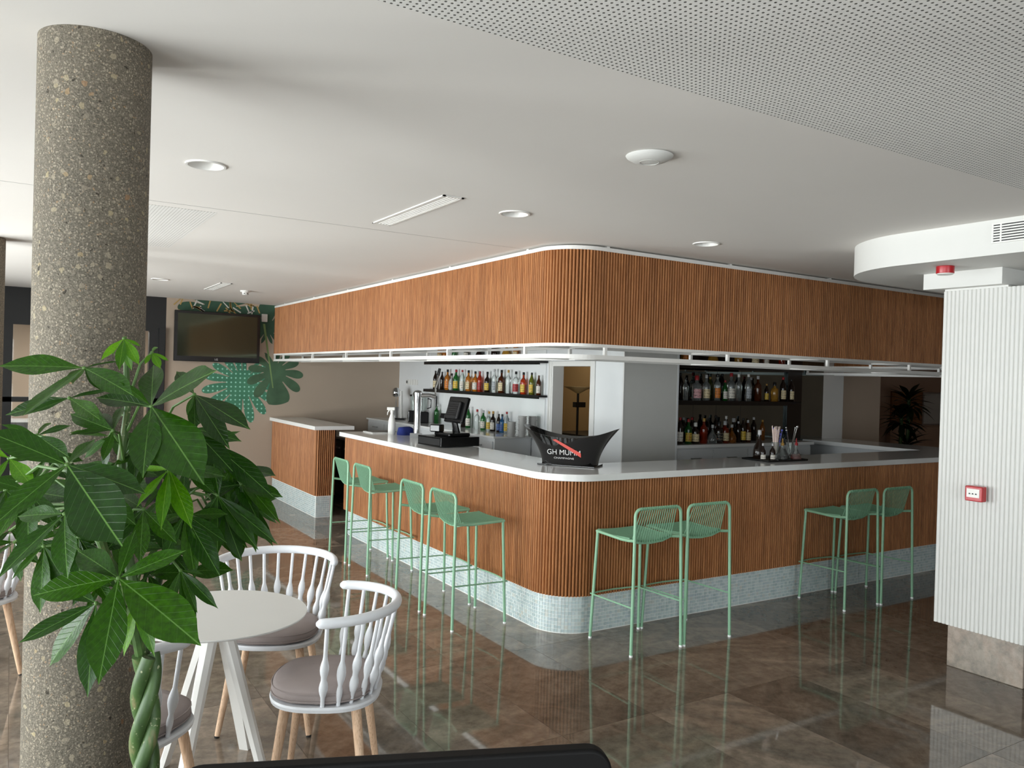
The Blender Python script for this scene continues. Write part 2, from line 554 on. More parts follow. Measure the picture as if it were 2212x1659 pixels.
def leaf_mat(name, dark, light, vein, trans=0.25):
    t = NT(name)
    uv = t.n('ShaderNodeUVMap').outputs[0]
    sp = t.n('ShaderNodeSeparateXYZ')
    t.l(uv, sp.inputs[0])
    au = t.math('ABSOLUTE', t.math('SUBTRACT', sp.outputs[0], 0.5))
    oi = t.n('ShaderNodeObjectInfo').outputs['Random']
    nz = t.noise(t.pos((1, 1, 1), 'obj'), 18, 4, 0.6)
    colr = t.ramp(nz, [(0.3, srgb(*dark)), (0.7, srgb(*light))])
    hsv = t.n('ShaderNodeHueSaturation')
    t.l(colr, hsv.inputs['Color'])
    t.l(t.math('ADD', t.math('MULTIPLY', oi, 0.85), 0.5), hsv.inputs['Value'])
    t.l(t.math('ADD', t.math('MULTIPLY', oi, -0.02), 0.492), hsv.inputs['Hue'])
    hsv.inputs['Saturation'].default_value = 1.08
    mid = t.ramp(au, [(0.007, (1, 1, 1, 1)), (0.018, (0, 0, 0, 1))])
    sv = t.math('FRACT', t.math('SUBTRACT', t.math('MULTIPLY', sp.outputs[1], 11.0), t.math('MULTIPLY', au, 5.0)))
    side = t.ramp(sv, [(0.0, (0.5, 0.5, 0.5, 1)), (0.06, (0, 0, 0, 1)), (0.94, (0, 0, 0, 1)), (1.0, (0.5, 0.5, 0.5, 1))])
    colr = t.mix(mid, hsv.outputs[0], srgb(*vein))
    colr = t.mix(t.math('MULTIPLY', side, 0.32), colr, srgb(*vein))
    t.set(Base_Color=colr, Roughness=0.36)
    t.b.inputs['Specular IOR Level'].default_value = 0.35
    t.bump(t.math('ADD', t.math('MULTIPLY', side, -1.0), t.math('MULTIPLY', nz, 0.6)), 0.35, 0.004)
    tl = t.n('ShaderNodeBsdfTranslucent')
    t.l(t.mix(0.5, colr, srgb(90, 150, 30)), tl.inputs[0])
    mx = t.n('ShaderNodeMixShader')
    mx.inputs[0].default_value = trans
    t.l(t.b.outputs[0], mx.inputs[1])
    t.l(tl.outputs[0], mx.inputs[2])
    t.l(mx.outputs[0], t.out.inputs[0])
    return t.m
M['leaf'] = leaf_mat('pachira_leaf', (14, 52, 6), (30, 82, 12), (92, 130, 60), 0.18)
M['leaf_young'] = leaf_mat('pachira_young_leaf', (50, 116, 8), (78, 148, 18), (128, 168, 60), 0.35)
M['leaf_dark'] = leaf_mat('dracaena_leaf', (22, 34, 18), (32, 46, 24), (40, 56, 30), 0.05)

def stem_mat():
    t = NT('green_stem')
    nz = t.noise(t.pos((30, 30, 6), 'pos'), 1.0, 5, 0.6)
    sp = t.noise(t.pos((1, 1, 1), 'pos'), 90, 2)
    colr = t.ramp(nz, [(0.3, srgb(46, 70, 34)), (0.6, srgb(74, 102, 52)), (0.72, srgb(132, 122, 88))])
    colr = t.mix(t.ramp(sp, [(0.66, (0, 0, 0, 1)), (0.72, (0.7, 0.7, 0.7, 1))]), colr, srgb(186, 186, 150))
    t.set(Base_Color=colr, Roughness=0.5)
    return t.m
M['stem'] = stem_mat()
M['petiole'] = plain('petiole_green', (78, 112, 48), 0.5, var=0.1)

def dots_mat():
    t = NT('polka_dot_leaf_print')
    p = t.pos((1 / 0.06, 1, 1 / 0.06))
    fr = t.n('ShaderNodeVectorMath', operation='FRACTION')
    t.l(p, fr.inputs[0])
    s3 = t.n('ShaderNodeSeparateXYZ')
    t.l(fr.outputs[0], s3.inputs[0])
    dx = t.math('SUBTRACT', s3.outputs[0], 0.5)
    dz = t.math('SUBTRACT', s3.outputs[2], 0.5)
    d = t.math('SQRT', t.math('ADD', t.math('MULTIPLY', dx, dx), t.math('MULTIPLY', dz, dz)))
    g = t.ramp(t.noise(t.pos(), 3, 3), [(0.3, srgb(60, 118, 92)), (0.7, srgb(76, 138, 108))])
    t.set(Base_Color=t.mix(t.math('LESS_THAN', d, 0.19), g, srgb(150, 208, 188)), Roughness=0.8)
    return t.m
M['mural_dots'] = dots_mat()
M['mural_green'] = plain('mural_green', (70, 98, 72), 0.8, var=0.2, scale=5)
M['mural_deep'] = plain('mural_deep_green', (52, 84, 66), 0.8, var=0.2, scale=5)
M['mural_light'] = plain('mural_pale_green', (120, 146, 92), 0.8)
M['mural_gold'] = plain('mural_gold', (172, 142, 84), 0.7)
M['mural_white'] = plain('mural_white', (206, 202, 194), 0.8)
# ================================================================== the setting
ZC = 2.69                      # ceiling height
X0, X1R, Y0, Y1 = -6.0, 13.0, -9.0, 7.0

# ---- floor: grout bed and marble tiles, 0.577 x 1.154 m
TW, TL, GAP = 0.577, 1.154, 0.0022
floor = struct(MB().box(X0 - .1, Y0 - .1, -0.12, X1R, 11.0, -0.0016).obj('floor', M['floor_grout']))
def tile_mb(x, y):
    return (x + GAP / 2, y + GAP / 2, x + TW - GAP / 2, y + TL - GAP / 2)
tiles = []
for i in range(-11, 24):
    for j in range(-7, 11):
        x, y = -0.235 + i * TW, -1.22 + j * TL
        if x > X1R - .2 or x + TW < X0 or y > 10.9 or y + TL < Y0: continue
        cx, cy = x + TW / 2, y + TL / 2
        d = (Vector((cx, cy, 0)) - CAM)
        depth = d.dot(c_f)
        u = abs(d.dot(c_r)) / max(depth, .1)
        vis = depth > 1.0 and u < 0.78
        tiles.append((0 if vis else 1, d.length, x, y))
tiles.sort()
tile_src = MB().box(GAP / 2, GAP / 2, -0.010, TW - GAP / 2, TL - GAP / 2, 0).obj('floor_tile', M['floor_tile'], floor)
tile_src.location = (tiles[0][2], tiles[0][3], 0)
for (_, _, x, y) in tiles[1:290]:
    o = link('floor_tile', tile_src.data, floor, (x, y, 0))
mb = MB()
for (_, _, x, y) in tiles[290:]:
    mb.box(x + GAP / 2, y + GAP / 2, -0.010, x + TW - GAP / 2, y + TL - GAP / 2, 0)
stuff(mb.obj('floor_tiles_beyond', M['floor_tile'], floor))

# ---- ceiling with round cut-outs for the downlights
DOWN = [(-2.407, -0.515), (-0.733, -0.515), (0.785, -0.515), (-1.833, 4.726), (-4.1, -0.515), (2.4, 4.7)]
DR, DS = 0.076, 0.11
def ceiling_mesh(x0, x1, y0, y1, holes, name, mat):
    xs = sorted({x0, x1} | {h[0] - DS for h in holes} | {h[0] + DS for h in holes})
    ys = sorted({y0, y1} | {h[1] - DS for h in holes} | {h[1] + DS for h in holes})
    mb = MB()
    for a, b in zip(xs[:-1], xs[1:]):
        for c, d in zip(ys[:-1], ys[1:]):
            hole = [h for h in holes if abs((a + b) / 2 - h[0]) < 1e-4 and abs((c + d) / 2 - h[1]) < 1e-4]
            if not hole:
                mb.add([(a, c, ZC), (a, d, ZC), (b, d, ZC), (b, c, ZC)], [(0, 1, 2, 3)])
                continue
            hx, hy = hole[0]
            n = 40
            inner, outer = [], []
            for k in range(n):
                t = 2 * PI * k / n
                ct, st = math.cos(t), math.sin(t)
                inner.append((hx + DR * ct, hy + DR * st, ZC))
                s = DS / max(abs(ct), abs(st))
                outer.append((hx + s * ct, hy + s * st, ZC))
            mb.add(inner + outer, [(k, (k + 1) % n, n + (k + 1) % n, n + k) for k in range(n)])
    # upper side so that the slab has thickness
    mb.box(x0, y0, ZC + 0.16, x1, y1, ZC + 0.2)
    return mb.obj(name, mat)
ceiling = struct(ceiling_mesh(X0, X1R, -2.49, 11.0, DOWN, 'ceiling', M['ceiling']))
perf = struct(MB().box(X0, Y0, ZC, X1R, -2.49, ZC + .2).obj('ceiling_perforated_panel', M['perforated']), 'white ceiling board perforated with small round holes')
perf.name = 'ceiling'
# second, distant perforated field and the fine joint of the boards
o = MB().box(-2.95, 0.62, ZC - 0.0012, -2.12, 2.3, ZC + 0.001).obj('perforated_board', M['perforated_fine'], ceiling)
o = MB().box(-5.9, 0.497, ZC - 0.0008, -0.02, 0.5005, ZC + 0.001).obj('board_joint', M['steel'], ceiling)

# ---- walls
struct(MB().box(-1.42, 7.0, 0, 1.95, 7.15, ZC).obj('wall_back', M['mauve'])).name = 'wall_back'
wl = struct(MB().box(X0 - .2, Y0, 0, X0, -8.3, ZC).obj('wall_left', M['white_paint']))
mb = MB()
edges = [(-8.3, -5.9), (-5.5, -3.1), (-2.7, -0.3), (0.1, 2.5), (2.9, 5.3)]
for (a, b), (c, d) in zip(edges[:-1], edges[1:]): mb.box(X0 - .2, b, 0, X0, c, ZC)
mb.box(X0 - .2, 5.3, 0, X0, 11, ZC)
mb.box(X0 - .2, -8.3, 2.55, X0, 5.3, ZC)
mb.box(X0 - .2, -8.3, 0, X0, 5.3, 0.12)
mb.obj('window_piers', M['white_paint'], wl)
for k, (a, b) in enumerate(edges):
    fr = MB()
    fr.box(X0 - .14, a, .12, X0 - .06, a + .06, 2.55).box(X0 - .14, b - .06, .12, X0 - .06, b, 2.55)
    fr.box(X0 - .14, a, .12, X0 - .06, b, .18).box(X0 - .14, a, 2.49, X0 - .06, b, 2.55)
    fr.box(X0 - .14, (a + b) / 2 - .03, .12, X0 - .06, (a + b) / 2 + .03, 2.55).box(X0 - .14, a, 1.0, X0 - .06, b, 1.05)
    w = struct(fr.obj('window_%d' % (k + 1), M['white_metal']))
    MB().box(X0 - .102, a + .05, .17, X0 - .098, b - .05, 2.5).obj('window_pane', M['pane'], w)
# wall behind the viewer with two glazed openings
mb = MB()
mb.box(X0, Y0 - .2, 0, -5.0, Y0, ZC).box(-2.6, Y0 - .2, 0, -2.2, Y0, ZC).box(0.2, Y0 - .2, 0, X1R, Y0, ZC)
mb.box(-5.0, Y0 - .2, 2.55, 0.2, Y0, ZC).box(-5.0, Y0 - .2, 0, .2, Y0, .1)
struct(mb.obj('wall_front', plain('olive_grey_paint', (158, 156, 138), .9)))
for k, (a, b) in enumerate(((-5.0, -2.6), (-2.2, 0.2))):
    fr = MB()
    fr.box(a, Y0 - .14, .1, a + .06, Y0 - .06, 2.55).box(b - .06, Y0 - .14, .1, b, Y0 - .06, 2.55).box(a, Y0 - .14, 2.49, b, Y0 - .06, 2.55)
    fr.box(a, Y0 - .14, .1, b, Y0 - .06, .16).box((a + b) / 2 - .03, Y0 - .14, .1, (a + b) / 2 + .03, Y0 - .06, 2.55)
    w = struct(fr.obj('window_%d' % (k + 6), M['white_metal']))
    MB().box(a + .05, Y0 - .102, .15, b - .05, Y0 - .098, 2.5).obj('window_pane', M['pane'], w)
struct(MB().box(X1R, Y0, 0, X1R + .15, 11, ZC).obj('wall_right', M['mauve_dark']))

# ---- black glazed partition left of the mural, with a beige room behind
bp = struct(MB().box(X0, 7.0, 2.24, -1.42, 7.1, ZC).obj('wall_partition', M['black_matt']), 'black metal glazed partition between column and mural wall')
bp.name = 'wall_partition'
fr = MB()
fr.box(-1.62, 6.985, 0, -1.43, 7.1, 2.24).box(-3.26, 6.985, 0, -3.13, 7.1, 2.24).box(-2.42, 6.985, 0, -2.30, 7.1, 2.24)
fr.box(-3.26, 6.985, 1.30, -1.5, 7.1, 1.36).box(X0, 7.0, 0, -3.26, 7.1, 2.24)
fr.box(-1.505, 6.96, 0, -1.43, 6.99, 2.28).box(-3.13, 6.985, 0, -1.62, 7.1, 0.12)
fr.obj('black_frame', M['black_matt'], bp)
MB().box(-3.13, 7.04, .12, -2.42, 7.046, 2.24).obj('glass_pane', M['pane'], bp)
MB().box(-2.30, 7.04, .12, -1.62, 7.046, 2.24).obj('glass_pane', M['pane'], bp)
struct(MB().box(X0, 10.6, 0, 1.95, 10.75, ZC).obj('wall_far_room', M['mauve'])).name = 'wall_far'
pc = thing('picture_frame', 'pale framed wooden picture seen through the black glazed partition', 'picture', (-2.05, 10.57, 1.82))
MB().box(-.42, -.02, -.4, .42, .03, .4).obj('frame', M['white_paint'], pc)
MB().box(-.34, -.025, -.32, .34, -.018, .32).obj('picture_sheet', M['picture_wood'], pc)
sh = thing('shelf_unit', 'low white shelf unit in the room behind the black partition', 'shelf', (-3.1, 10.3, 0))
MB().box(-.6, -.2, 0, .6, .2, .9).obj('body', M['white_matt'], sh)
MB().box(-.56, -.205, .45, .56, -.198, .86).obj('front_panel', M['grey_dark'], sh)

# ---- concrete columns
def column(name, cx, cy, r):
    mb = MB()
    mb.lathe([(r, 0), (r, .4), (r, .8), (r, 1.2), (r, 1.6), (r, 2.0), (r, 2.4), (r, ZC)], 72, (cx, cy, 0))
    return mb.obj(name, M['concrete'], smooth=True)
tag(column('concrete_column', -2.952, -1.73, 0.150), 'thick round exposed-aggregate concrete column behind the leafy plant', 'column')
tag(column('concrete_column', -3.345, 2.75, 0.150), 'farther round concrete column cut off by the left edge', 'column')

# ---- fluted white pillar with marble foot, capital and dropped soffit
pil = thing('fluted_pillar', 'white vertically fluted pillar on a brown marble foot at the right', 'pillar', (0, 0, 0))
PX, PY0, PY1 = 1.905, -2.085, -1.495       # front plane, near and far edge
MB().box(PX + .014, PY0, .27, 2.5, PY1 - .0, 2.385).obj('core', M['white_paint'], pil)
fl = MB()
pitch = 0.0257
prof = []
y = PY1
flutes = []
N = int((PY1 - PY0) / pitch)
for k in range(N):
    yc = PY1 - (k + .5) * pitch
    pts = []
    for q in range(7):
        a = PI * q / 6
        pts.append((PX + .016 - .012 * math.sin(a), yc + (pitch * .49) * math.cos(a)))
    flutes.append(MB().prism([(px_, py_ - yc) for px_, py_ in pts], .27, 2.385))
src = flutes[0].obj('flute', M['white_paint'], pil, smooth=60)
src.location = (0, PY1 - .5 * pitch, 0)
for k in range(1, N): link('flute', src.data, pil, (0, PY1 - (k + .5) * pitch, 0))
mbf = MB().box(1.955, -2.02, 0, 2.45, -1.565, .272)
o = lab(mbf.obj('marble_foot', M['base_marble'], pil), 'brown and grey veined marble foot')
bev(o, .004, 1)
o = MB().box(1.845, -1.885, 2.398, 2.5, -1.40, 2.50).obj('capital', M['white_paint'], pil)
o = MB().box(1.92, -1.885, 2.384, 2.48, -1.5, 2.40).obj('neck', M['white_paint'], pil)
# soffit
def arc(cx, cy, r, a0, a1, n=14):
    return [(cx + r * math.cos(a0 + (a1 - a0) * i / n), cy + r * math.sin(a0 + (a1 - a0) * i / n)) for i in range(n + 1)]
out = [(1.38, -4.6)] + arc(1.38 + .62, -.92 - .62, .62, PI, PI / 2, 24) + [(4.4, -.92), (4.4, -4.6)]
sof = struct(MB().prism(out, 2.498, ZC).obj('trim_soffit', M['white_paint'], smooth=30), 'white dropped ceiling soffit with a rounded end above the fluted pillar')
sof.name = 'trim_1'
vg = thing('vent_grille', 'white air grille with dark horizontal slots on the soffit side', 'vent', (1.38, -2.35, 2.613))
MB().box(-.006, -.32, -.05, .0, .285, .05).obj('recess', M['black_matt'], vg)
mb = MB()
for k in range(8):
    z = -.05 + k * .1 / 7
    MB().box(-.012, -.32, z - .0038, -.002, .285, z + .0038).obj('slat', M['white_metal'], vg)
MB().box(-.013, .236, -.05, -.004, .244, .05).obj('divider', M['white_metal'], vg)
MB().box(-.013, .279, -.054, -.004, .287, .054).obj('frame_end', M['white_metal'], vg)

sr = thing('alarm_sounder', 'round red alarm sounder on the underside of the white soffit', 'alarm', (1.60, -1.68, 2.498))
MB().lathe([(.0485, -.044), (.05, -.04), (.05, -.002), (.046, 0)], 28).obj('housing', M['red'], sr, smooth=True)
MB().lathe([(.043, -.050), (.0465, -.044)], 28).obj('rim', M['white_metal'], sr, smooth=True)

cp = thing('fire_call_point', 'small red fire alarm call point on the white fluted pillar', 'alarm', (1.884, -1.765, 1.128))
bev(MB().box(-.052, -.052, -.046, 0, .052, .046).obj('housing', M['red'], cp), .006)
MB().box(-.0545, -.036, -.022, -.051, .040, .030).obj('white_plate', M['paper_white'], cp)
for k in range(3):
    mk = MB()
    yy = .022 - k * .019
    mk.add([(-.0550, yy + .006, -.004), (-.0550, yy - .006, -.004), (-.0550, yy - .005, .002), (-.0550, yy, .005), (-.0550, yy + .005, .002)], [(0, 1, 2, 3, 4)])
    mk.obj('printed_mark', M['black_matt'], cp)

# ---- downlights, access point, vents, smoke detector
dl_labels = ['recessed round downlight nearest the concrete column', 'recessed round downlight beside the long ceiling vent', 'recessed round downlight right of the round white access point',
             'small distant round downlight above the television', 'recessed round downlight left of the concrete column, out of frame', 'recessed round downlight over the middle of the bar']
for k, (hx, hy) in enumerate(DOWN[:4]):
    dl = thing('downlight', dl_labels[k], 'ceiling light', (hx, hy, ZC), group='recessed ceiling downlights')
    MB().lathe([(.074, .002), (.078, -.006), (.088, -.006), (.090, 0)], 36, caps=False).obj('trim_ring', M['white_metal'], dl, smooth=True)
    MB().lathe([(.0755, .0), (.072, .015), (.062, .04), (.035, .05), (1e-6, .051)], 36, caps=False).obj('reflector', M['white_metal'], dl, smooth=True)
ap = thing('ceiling_access_point', 'white saucer-shaped access point on the ceiling', 'access point', (-.926, -1.867, ZC))
MB().lathe([(1e-6, -.030), (.045, -.030), (.075, -.022), (.094, -.010), (.098, -.004), (.092, 0)], 40).obj('dome', M['white_paint'], ap, smooth=60)
MB().lathe([(.040, -.0302), (.041, -.0318), (.0385, -.0318), (.038, -.0302), (.040, -.0302)], 32, caps=False).obj('ring', M['grey_panel'], ap, smooth=True)
lg = text_mesh('u', .014, M['grey_panel'], 'logo', ap, .0003)
lg.location = (0, 0, -.0304); lg.rotation_euler = (PI, 0, 0)

def vent(x0, x1, y0, y1, label):
    v = thing('linear_vent', label, 'vent', ((x0 + x1) / 2, (y0 + y1) / 2, ZC), group='linear ceiling vents')
    a, b = (x1 - x0) / 2, (y1 - y0) / 2
    mb = MB().box(-a, -b, -.006, -a + .014, b, 0).box(a - .014, -b, -.006, a, b, 0).box(-a, -b, -.006, a, -b + .014, 0).box(-a, b - .014, -.006, a, b, 0)
    mb.obj('frame', M['white_metal'], v)
    MB().box(-a + .01, -b + .01, -.0012, a - .01, b - .01, -.0004).obj('backing', M['grey_panel'], v)
    for k in range(5):
        xx = -a + .022 + k * (2 * a - .044) / 4
        MB().box(xx - .0035, -b + .012, -.005, xx + .0035, b - .012, -.001).obj('slat', M['white_metal'], v)
vent(-1.27, -1.15, -.68, .285, 'long slotted white air vent in the ceiling before the bar')
vent(-1.26, -1.14, 4.55, 5.45, 'small distant slotted air vent in the ceiling before the television')
sd = thing('smoke_detector', 'small white smoke detector on the ceiling near the television', 'smoke detector', (-.836, 5.234, ZC))
MB().lathe([(.05, -.018), (.056, -.012), (.058, 0)], 24).obj('base', M['white_paint'], sd, smooth=True)
MB().lathe([(1e-6, -.05), (.03, -.05), (.037, -.042), (.037, -.018)], 24).obj('sensor_head', M['white_paint'], sd, smooth=True)
for k in range(6):
    a = k * PI / 3
    MB().obox(Matrix.Translation((.0365 * math.cos(a), .0365 * math.sin(a), -.036)) @ Matrix.Rotation(a, 4, 'Z'), .003, .016, .008).obj('slot', M['black_matt'], sd)

# unseen panel and lamp added to brighten the room behind the black partition
fl_ = thing('added_panel_light', 'unseen ceiling panel lamp added to brighten the room behind the black partition', 'ceiling light', (-2.3, 8.8, ZC))
MB().box(-.3, -.3, -.03, .3, .3, -.001).obj('housing', M['white_metal'], fl_)
area_light('far_room_fill', (-2.3, 8.8, ZC - .05), (0, 0, 0), .55, .55, 60, (1.0, .95, .88))
# ================================================================== the bar
RC = 0.30                      # corner radius of the wooden front
XE = 5.80                      # right end of the bar
YB = 4.07                      # left end of the main counter
ZT, ZL, ZW = 1.105, 1.057, 0.257
def path_point(s, y_end, off=0.0):
    """s = length from the left end (y = y_end) along x=0, round the corner, along y=0; off = outward offset"""
    a = y_end - RC
    b = RC * PI / 2
    if s < a: return Vector((-off, y_end - s, 0)), PI
    if s < a + b:
        t = PI + (s - a) / RC
        return Vector((RC + (RC + off) * math.cos(t), RC + (RC + off) * math.sin(t), 0)), t
    return Vector((RC + (s - a - b), -off, 0)), 1.5 * PI
def outline(y_end, off, x_end):
    return [(-off, y_end)] + arc(RC, RC, RC + off, PI, 1.5 * PI, 16) + [(x_end, -off)]
def band(y_end, o0, o1, x_end, z0, z1):
    a = outline(y_end, o0, x_end)
    b = outline(y_end, o1, x_end)
    return MB().prism(a + b[::-1], z0, z1)

SP = 0.0245                    # slat pitch
def slat_mesh(h, w=SP * .86, dp=.0175):
    pts = [(-w / 2, 0)] + [(-w / 2 * math.cos(PI * q / 6), dp * math.sin(PI * q / 6)) for q in range(7)] + [(w / 2, 0)]
    mb = MB().prism([(p[0], p[1]) for p in pts[::-1]], 0, h)
    return mb
def clad(parent, y_end, x_end, z0, h, centre, n_single=285):
    """half-round slats along the path; those that show largest are single parts"""
    L = (y_end - RC) + RC * PI / 2 + (x_end - RC)
    n = int(L / SP)
    pos = []
    for k in range(n):
        p, t = path_point((k + .5) * SP, y_end, -0.014)
        pos.append((p, t - PI / 2))
    pos.sort(key=lambda q: (q[0] - Vector(centre)).length)
    me = slat_mesh(h).obj('wood_slat', M['slat'], parent, smooth=50)
    for k, (p, a) in enumerate(pos[:n_single]):
        o = me if k == 0 else link('wood_slat', me.data, parent)
        o.location = (p.x, p.y, z0)
        o.rotation_euler = (0, 0, a)
    mb = MB()
    base = slat_mesh(h)
    for (p, a) in pos[n_single:]:
        mm = Matrix.Translation((p.x, p.y, z0)) @ Matrix.Rotation(a, 4, 'Z')
        mb.add([mm @ Vector(v) for v in base.v], base.f)
    if mb.v: stuff(mb.obj('wood_slats_beyond', M['slat'], parent, smooth=50))

# ---- main counter: plinth with mosaic, slatted front, white top
bar = thing('bar_counter', 'long L-shaped bar counter clad in vertical wooden slats on a mosaic plinth', 'bar counter')
inner = [(XE, 2.07), (XE - .50, 2.07), (XE - .50, .50), (.50, .50), (.50, 3.94)]
MB().prism(outline(3.94, -.012, XE) + inner, 0, ZW).obj('plinth', M['grout'], bar)
inner = [(XE, 2.07), (XE - .52, 2.07), (XE - .52, .52), (.52, .52), (.52, YB - .012)]
MB().prism(outline(YB - .012, -.016, XE) + inner, ZW, ZL).obj('carcass', M['white_matt'], bar)
band(YB - .001, -.0145, -.030, XE, ZW + .002, ZL - .001).obj('backing_board', M['dark_back'], bar)
MB().box(.002, YB - .012, ZW, .52, YB, ZL).obj('end_panel', M['slat'], bar)
clad(bar, YB, XE, ZW, ZL - ZW, (.3, -.3, 0))
# mosaic, 24 mm glass tiles
def mosaic_run(parent, fn, L, z0, z1, p=0.0245):
    mb = MB()
    nz = int((z1 - z0) / p)
    for k in range(int(L / p)):
        pt, t = fn((k + .5) * p)
        for j in range(nz):
            z = z0 + (j + .5) * p
            mm = Matrix.Translation((pt.x, pt.y, z)) @ Matrix.Rotation(t, 4, 'Z')
            mb.obox(mm, .006, p * .84, p * .84)
    return stuff(mb.obj('mosaic_tiles', M['mosaic'], parent))
mosaic_run(bar, lambda s: path_point(s, 3.94, -.012), (3.94 - RC) + RC * PI / 2 + XE - RC, .006, ZW)
mosaic_run(bar, lambda s: (Vector((s, 3.94, 0)), PI / 2), .5, .006, ZW)
top = [(-.032, 4.17)] + arc(RC, RC, RC + .032, PI, 1.5 * PI, 20) + [(XE + .03, -.032), (XE + .03, 2.085), (5.17, 2.085), (5.17, .57), (.57, .57), (.57, 4.17)]
ct = tag(MB().prism(top, ZL, ZT).obj('bar_worktop', M['white_top'], smooth=25), 'glossy white worktop running round the slatted bar corner', 'worktop')
bev(ct, .003, 2)

# ---- low return unit at the left against the mural wall
rt = thing('return_counter', 'separate slatted counter with white top against the back wall left of the bar', 'bar counter')
MB().box(.012, 5.045, 0, .20, 6.95, .262).obj('plinth', M['grout'], rt)
mosaic_run(rt, lambda s: (Vector((.012, 6.95 - s, 0)), PI), 1.905, .006, .262)
mosaic_run(rt, lambda s: (Vector((.012 + s, 5.045, 0)), -PI / 2), .188, .006, .262)
MB().box(.016, 5.056, .262, .25, 6.98, 1.06).obj('carcass', M['dark_back'], rt)
sl = slat_mesh(1.06 - .262).obj('wood_slat', M['slat'], rt, smooth=50)
ks = [(Vector((.014, 6.98 - (k + .5) * SP, 0)), PI / 2) for k in range(78)] + [(Vector((.014 + (k + .5) * SP, 5.054, 0)), PI) for k in range(9)]
for k, (p, a) in enumerate(ks):
    o = sl if k == 0 else link('wood_slat', sl.data, rt)
    o.location = (p.x, p.y, .262)
    o.rotation_euler = (0, 0, a)
bev(MB().box(-.032, 5.02, 1.062, .47, 6.998, 1.108).obj('white_top', M['white_top'], rt), .002, 1)

# ---- hanging canopy: slatted band, white rails and the open frame underneath
can = thing('bar_canopy', 'hanging wooden slatted canopy following the bar below the ceiling', 'canopy')
YE = 6.995
ZB0, ZB1 = 2.006, 2.652
band(YE, -.0145, -.045, XE, ZB0, ZB1).obj('core_board', M['dark_back'], can)
band(YE, -.046, -.052, XE, ZB0, ZB1).obj('inner_lining', M['white_matt'], can)
clad(can, YE, XE, ZB0, ZB1 - ZB0, (.3, -.3, 0))
band(YE, .004, -.05, XE, ZB1, 2.678).obj('top_rail', M['white_metal'], can)
ypos = [.48, 1.69, 2.9, 4.13, 5.30, 6.55]
xpos = [.37, 1.585, 2.805, 4.01, 5.2]
def hanger(x, y):
    MB().box(x - .013, y - .013, 2.678, x + .013, y + .013, ZC - .001).obj('hanger', M['white_metal'], can)
for y in ypos: hanger(.018, y)
for x in xpos: hanger(x, .018)
T = .022
def rail_path(off_in, y_end):
    if off_in == 0: return outline(y_end, .002, XE)
    return None
band(YE, .002, -.03, XE, 1.984, ZB0).obj('frame_top_rail', M['white_metal'], can)
band(YE, .002, -.03, XE, 1.900, 1.930).obj('frame_bottom_rail', M['white_metal'], can)
WI = .41
for (z0, z1, nm) in ((1.984, 2.004, 'frame_top_rail'), (1.900, 1.922, 'frame_bottom_rail')):
    MB().box(WI - .014, WI - .014, z0, WI + .014, YE, z1).box(WI + .014, WI - .014, z0, XE - WI + .4, WI + .014, z1).obj(nm, M['white_metal'], can)
for y in ypos + [6.98]:
    if y > .6 or True:
        MB().box(0, y - T / 2, 1.930, T, y + T / 2, 1.984).obj('frame_post', M['white_metal'], can)
        MB().box(WI - T / 2, y - T / 2, 1.922, WI + T / 2, y + T / 2, 1.984).obj('frame_post', M['white_metal'], can)
        MB().box(.03, y - T / 2, 1.902, WI - .014, y + T / 2, 1.920).obj('frame_crossbar', M['white_metal'], can)
        MB().box(.03, y - T / 2, 1.986, WI - .014, y + T / 2, 2.003).obj('frame_crossbar', M['white_metal'], can)
for x in xpos:
    MB().box(x - T / 2, 0, 1.930, x + T / 2, T, 1.984).obj('frame_post', M['white_metal'], can)
    if x > .5: MB().box(x - T / 2, WI - T / 2, 1.922, x + T / 2, WI + T / 2, 1.984).obj('frame_post', M['white_metal'], can)
    MB().box(x - T / 2, .03, 1.902, x + T / 2, WI - .014, 1.920).obj('frame_crossbar', M['white_metal'], can)
    MB().box(x - T / 2, .03, 1.986, x + T / 2, WI - .014, 2.003).obj('frame_crossbar', M['white_metal'], can)
# right-hand side of the frame above the return of the bar
for (z0, z1) in ((1.900, 1.925), (1.984, 2.004)):
    MB().box(5.20, WI, z0, 5.228, 2.085, z1).box(5.75, .0, z0, 5.79, 2.085, z1).obj('frame_side_rail', M['white_metal'], can)
for y in (.42, 1.25, 2.07):
    MB().box(5.203, y - T / 2, 1.925, 5.225, y + T / 2, 1.984).obj('frame_post', M['white_metal'], can)
MB().box(5.745, .0, ZB0, 5.79, 2.085, ZB1).obj('side_board', M['slat'], can)

# ---- central core: white shelf wall, doorway, lacquer panels, mirrored niche
XW, YC, YM = 1.936, 1.667, 2.09
D0, D1, DT = 2.183, 2.85, 1.90         # doorway
core = MB()
core.box(XW, YC, 0, XW + .12, D0 - .07, ZC).box(XW, D1 + .07, 0, XW + .12, 7.0, ZC).box(XW, D0 - .07, DT + .055, XW + .12, D1 + .07, ZC)
wc = struct(core.obj('wall_core', M['white_matt']), 'white wall behind the bar with shelf and doorway')
wc.name = 'wall_core'
MB().box(XW - .006, YC + .002, 0, XW, D0 - .078, ZC - .01).obj('gloss_panel', M['white_gloss'], wc)
MB().box(XW + .002, YC - .006, 0, 2.655, YC, ZC - .01).obj('front_panel', M['grey_panel'], wc)
MB().box(XW - .006, YC - .008, 0, XW + .004, YC + .004, ZC - .01).obj('corner_trim', M['white_metal'], wc)
MB().box(2.640, YC - .008, 0, 2.662, YM, ZC - .01).obj('niche_trim', M['white_matt'], wc)
MB().box(XW + .12, YC, 0, 2.640, YC + .10, ZC).obj('front_wall', M['white_matt'], wc)
MB().box(XW - .012, 3.0, 1.10, XW, 5.90, 2.45).obj('splash_panel', M['white_gloss'], wc)
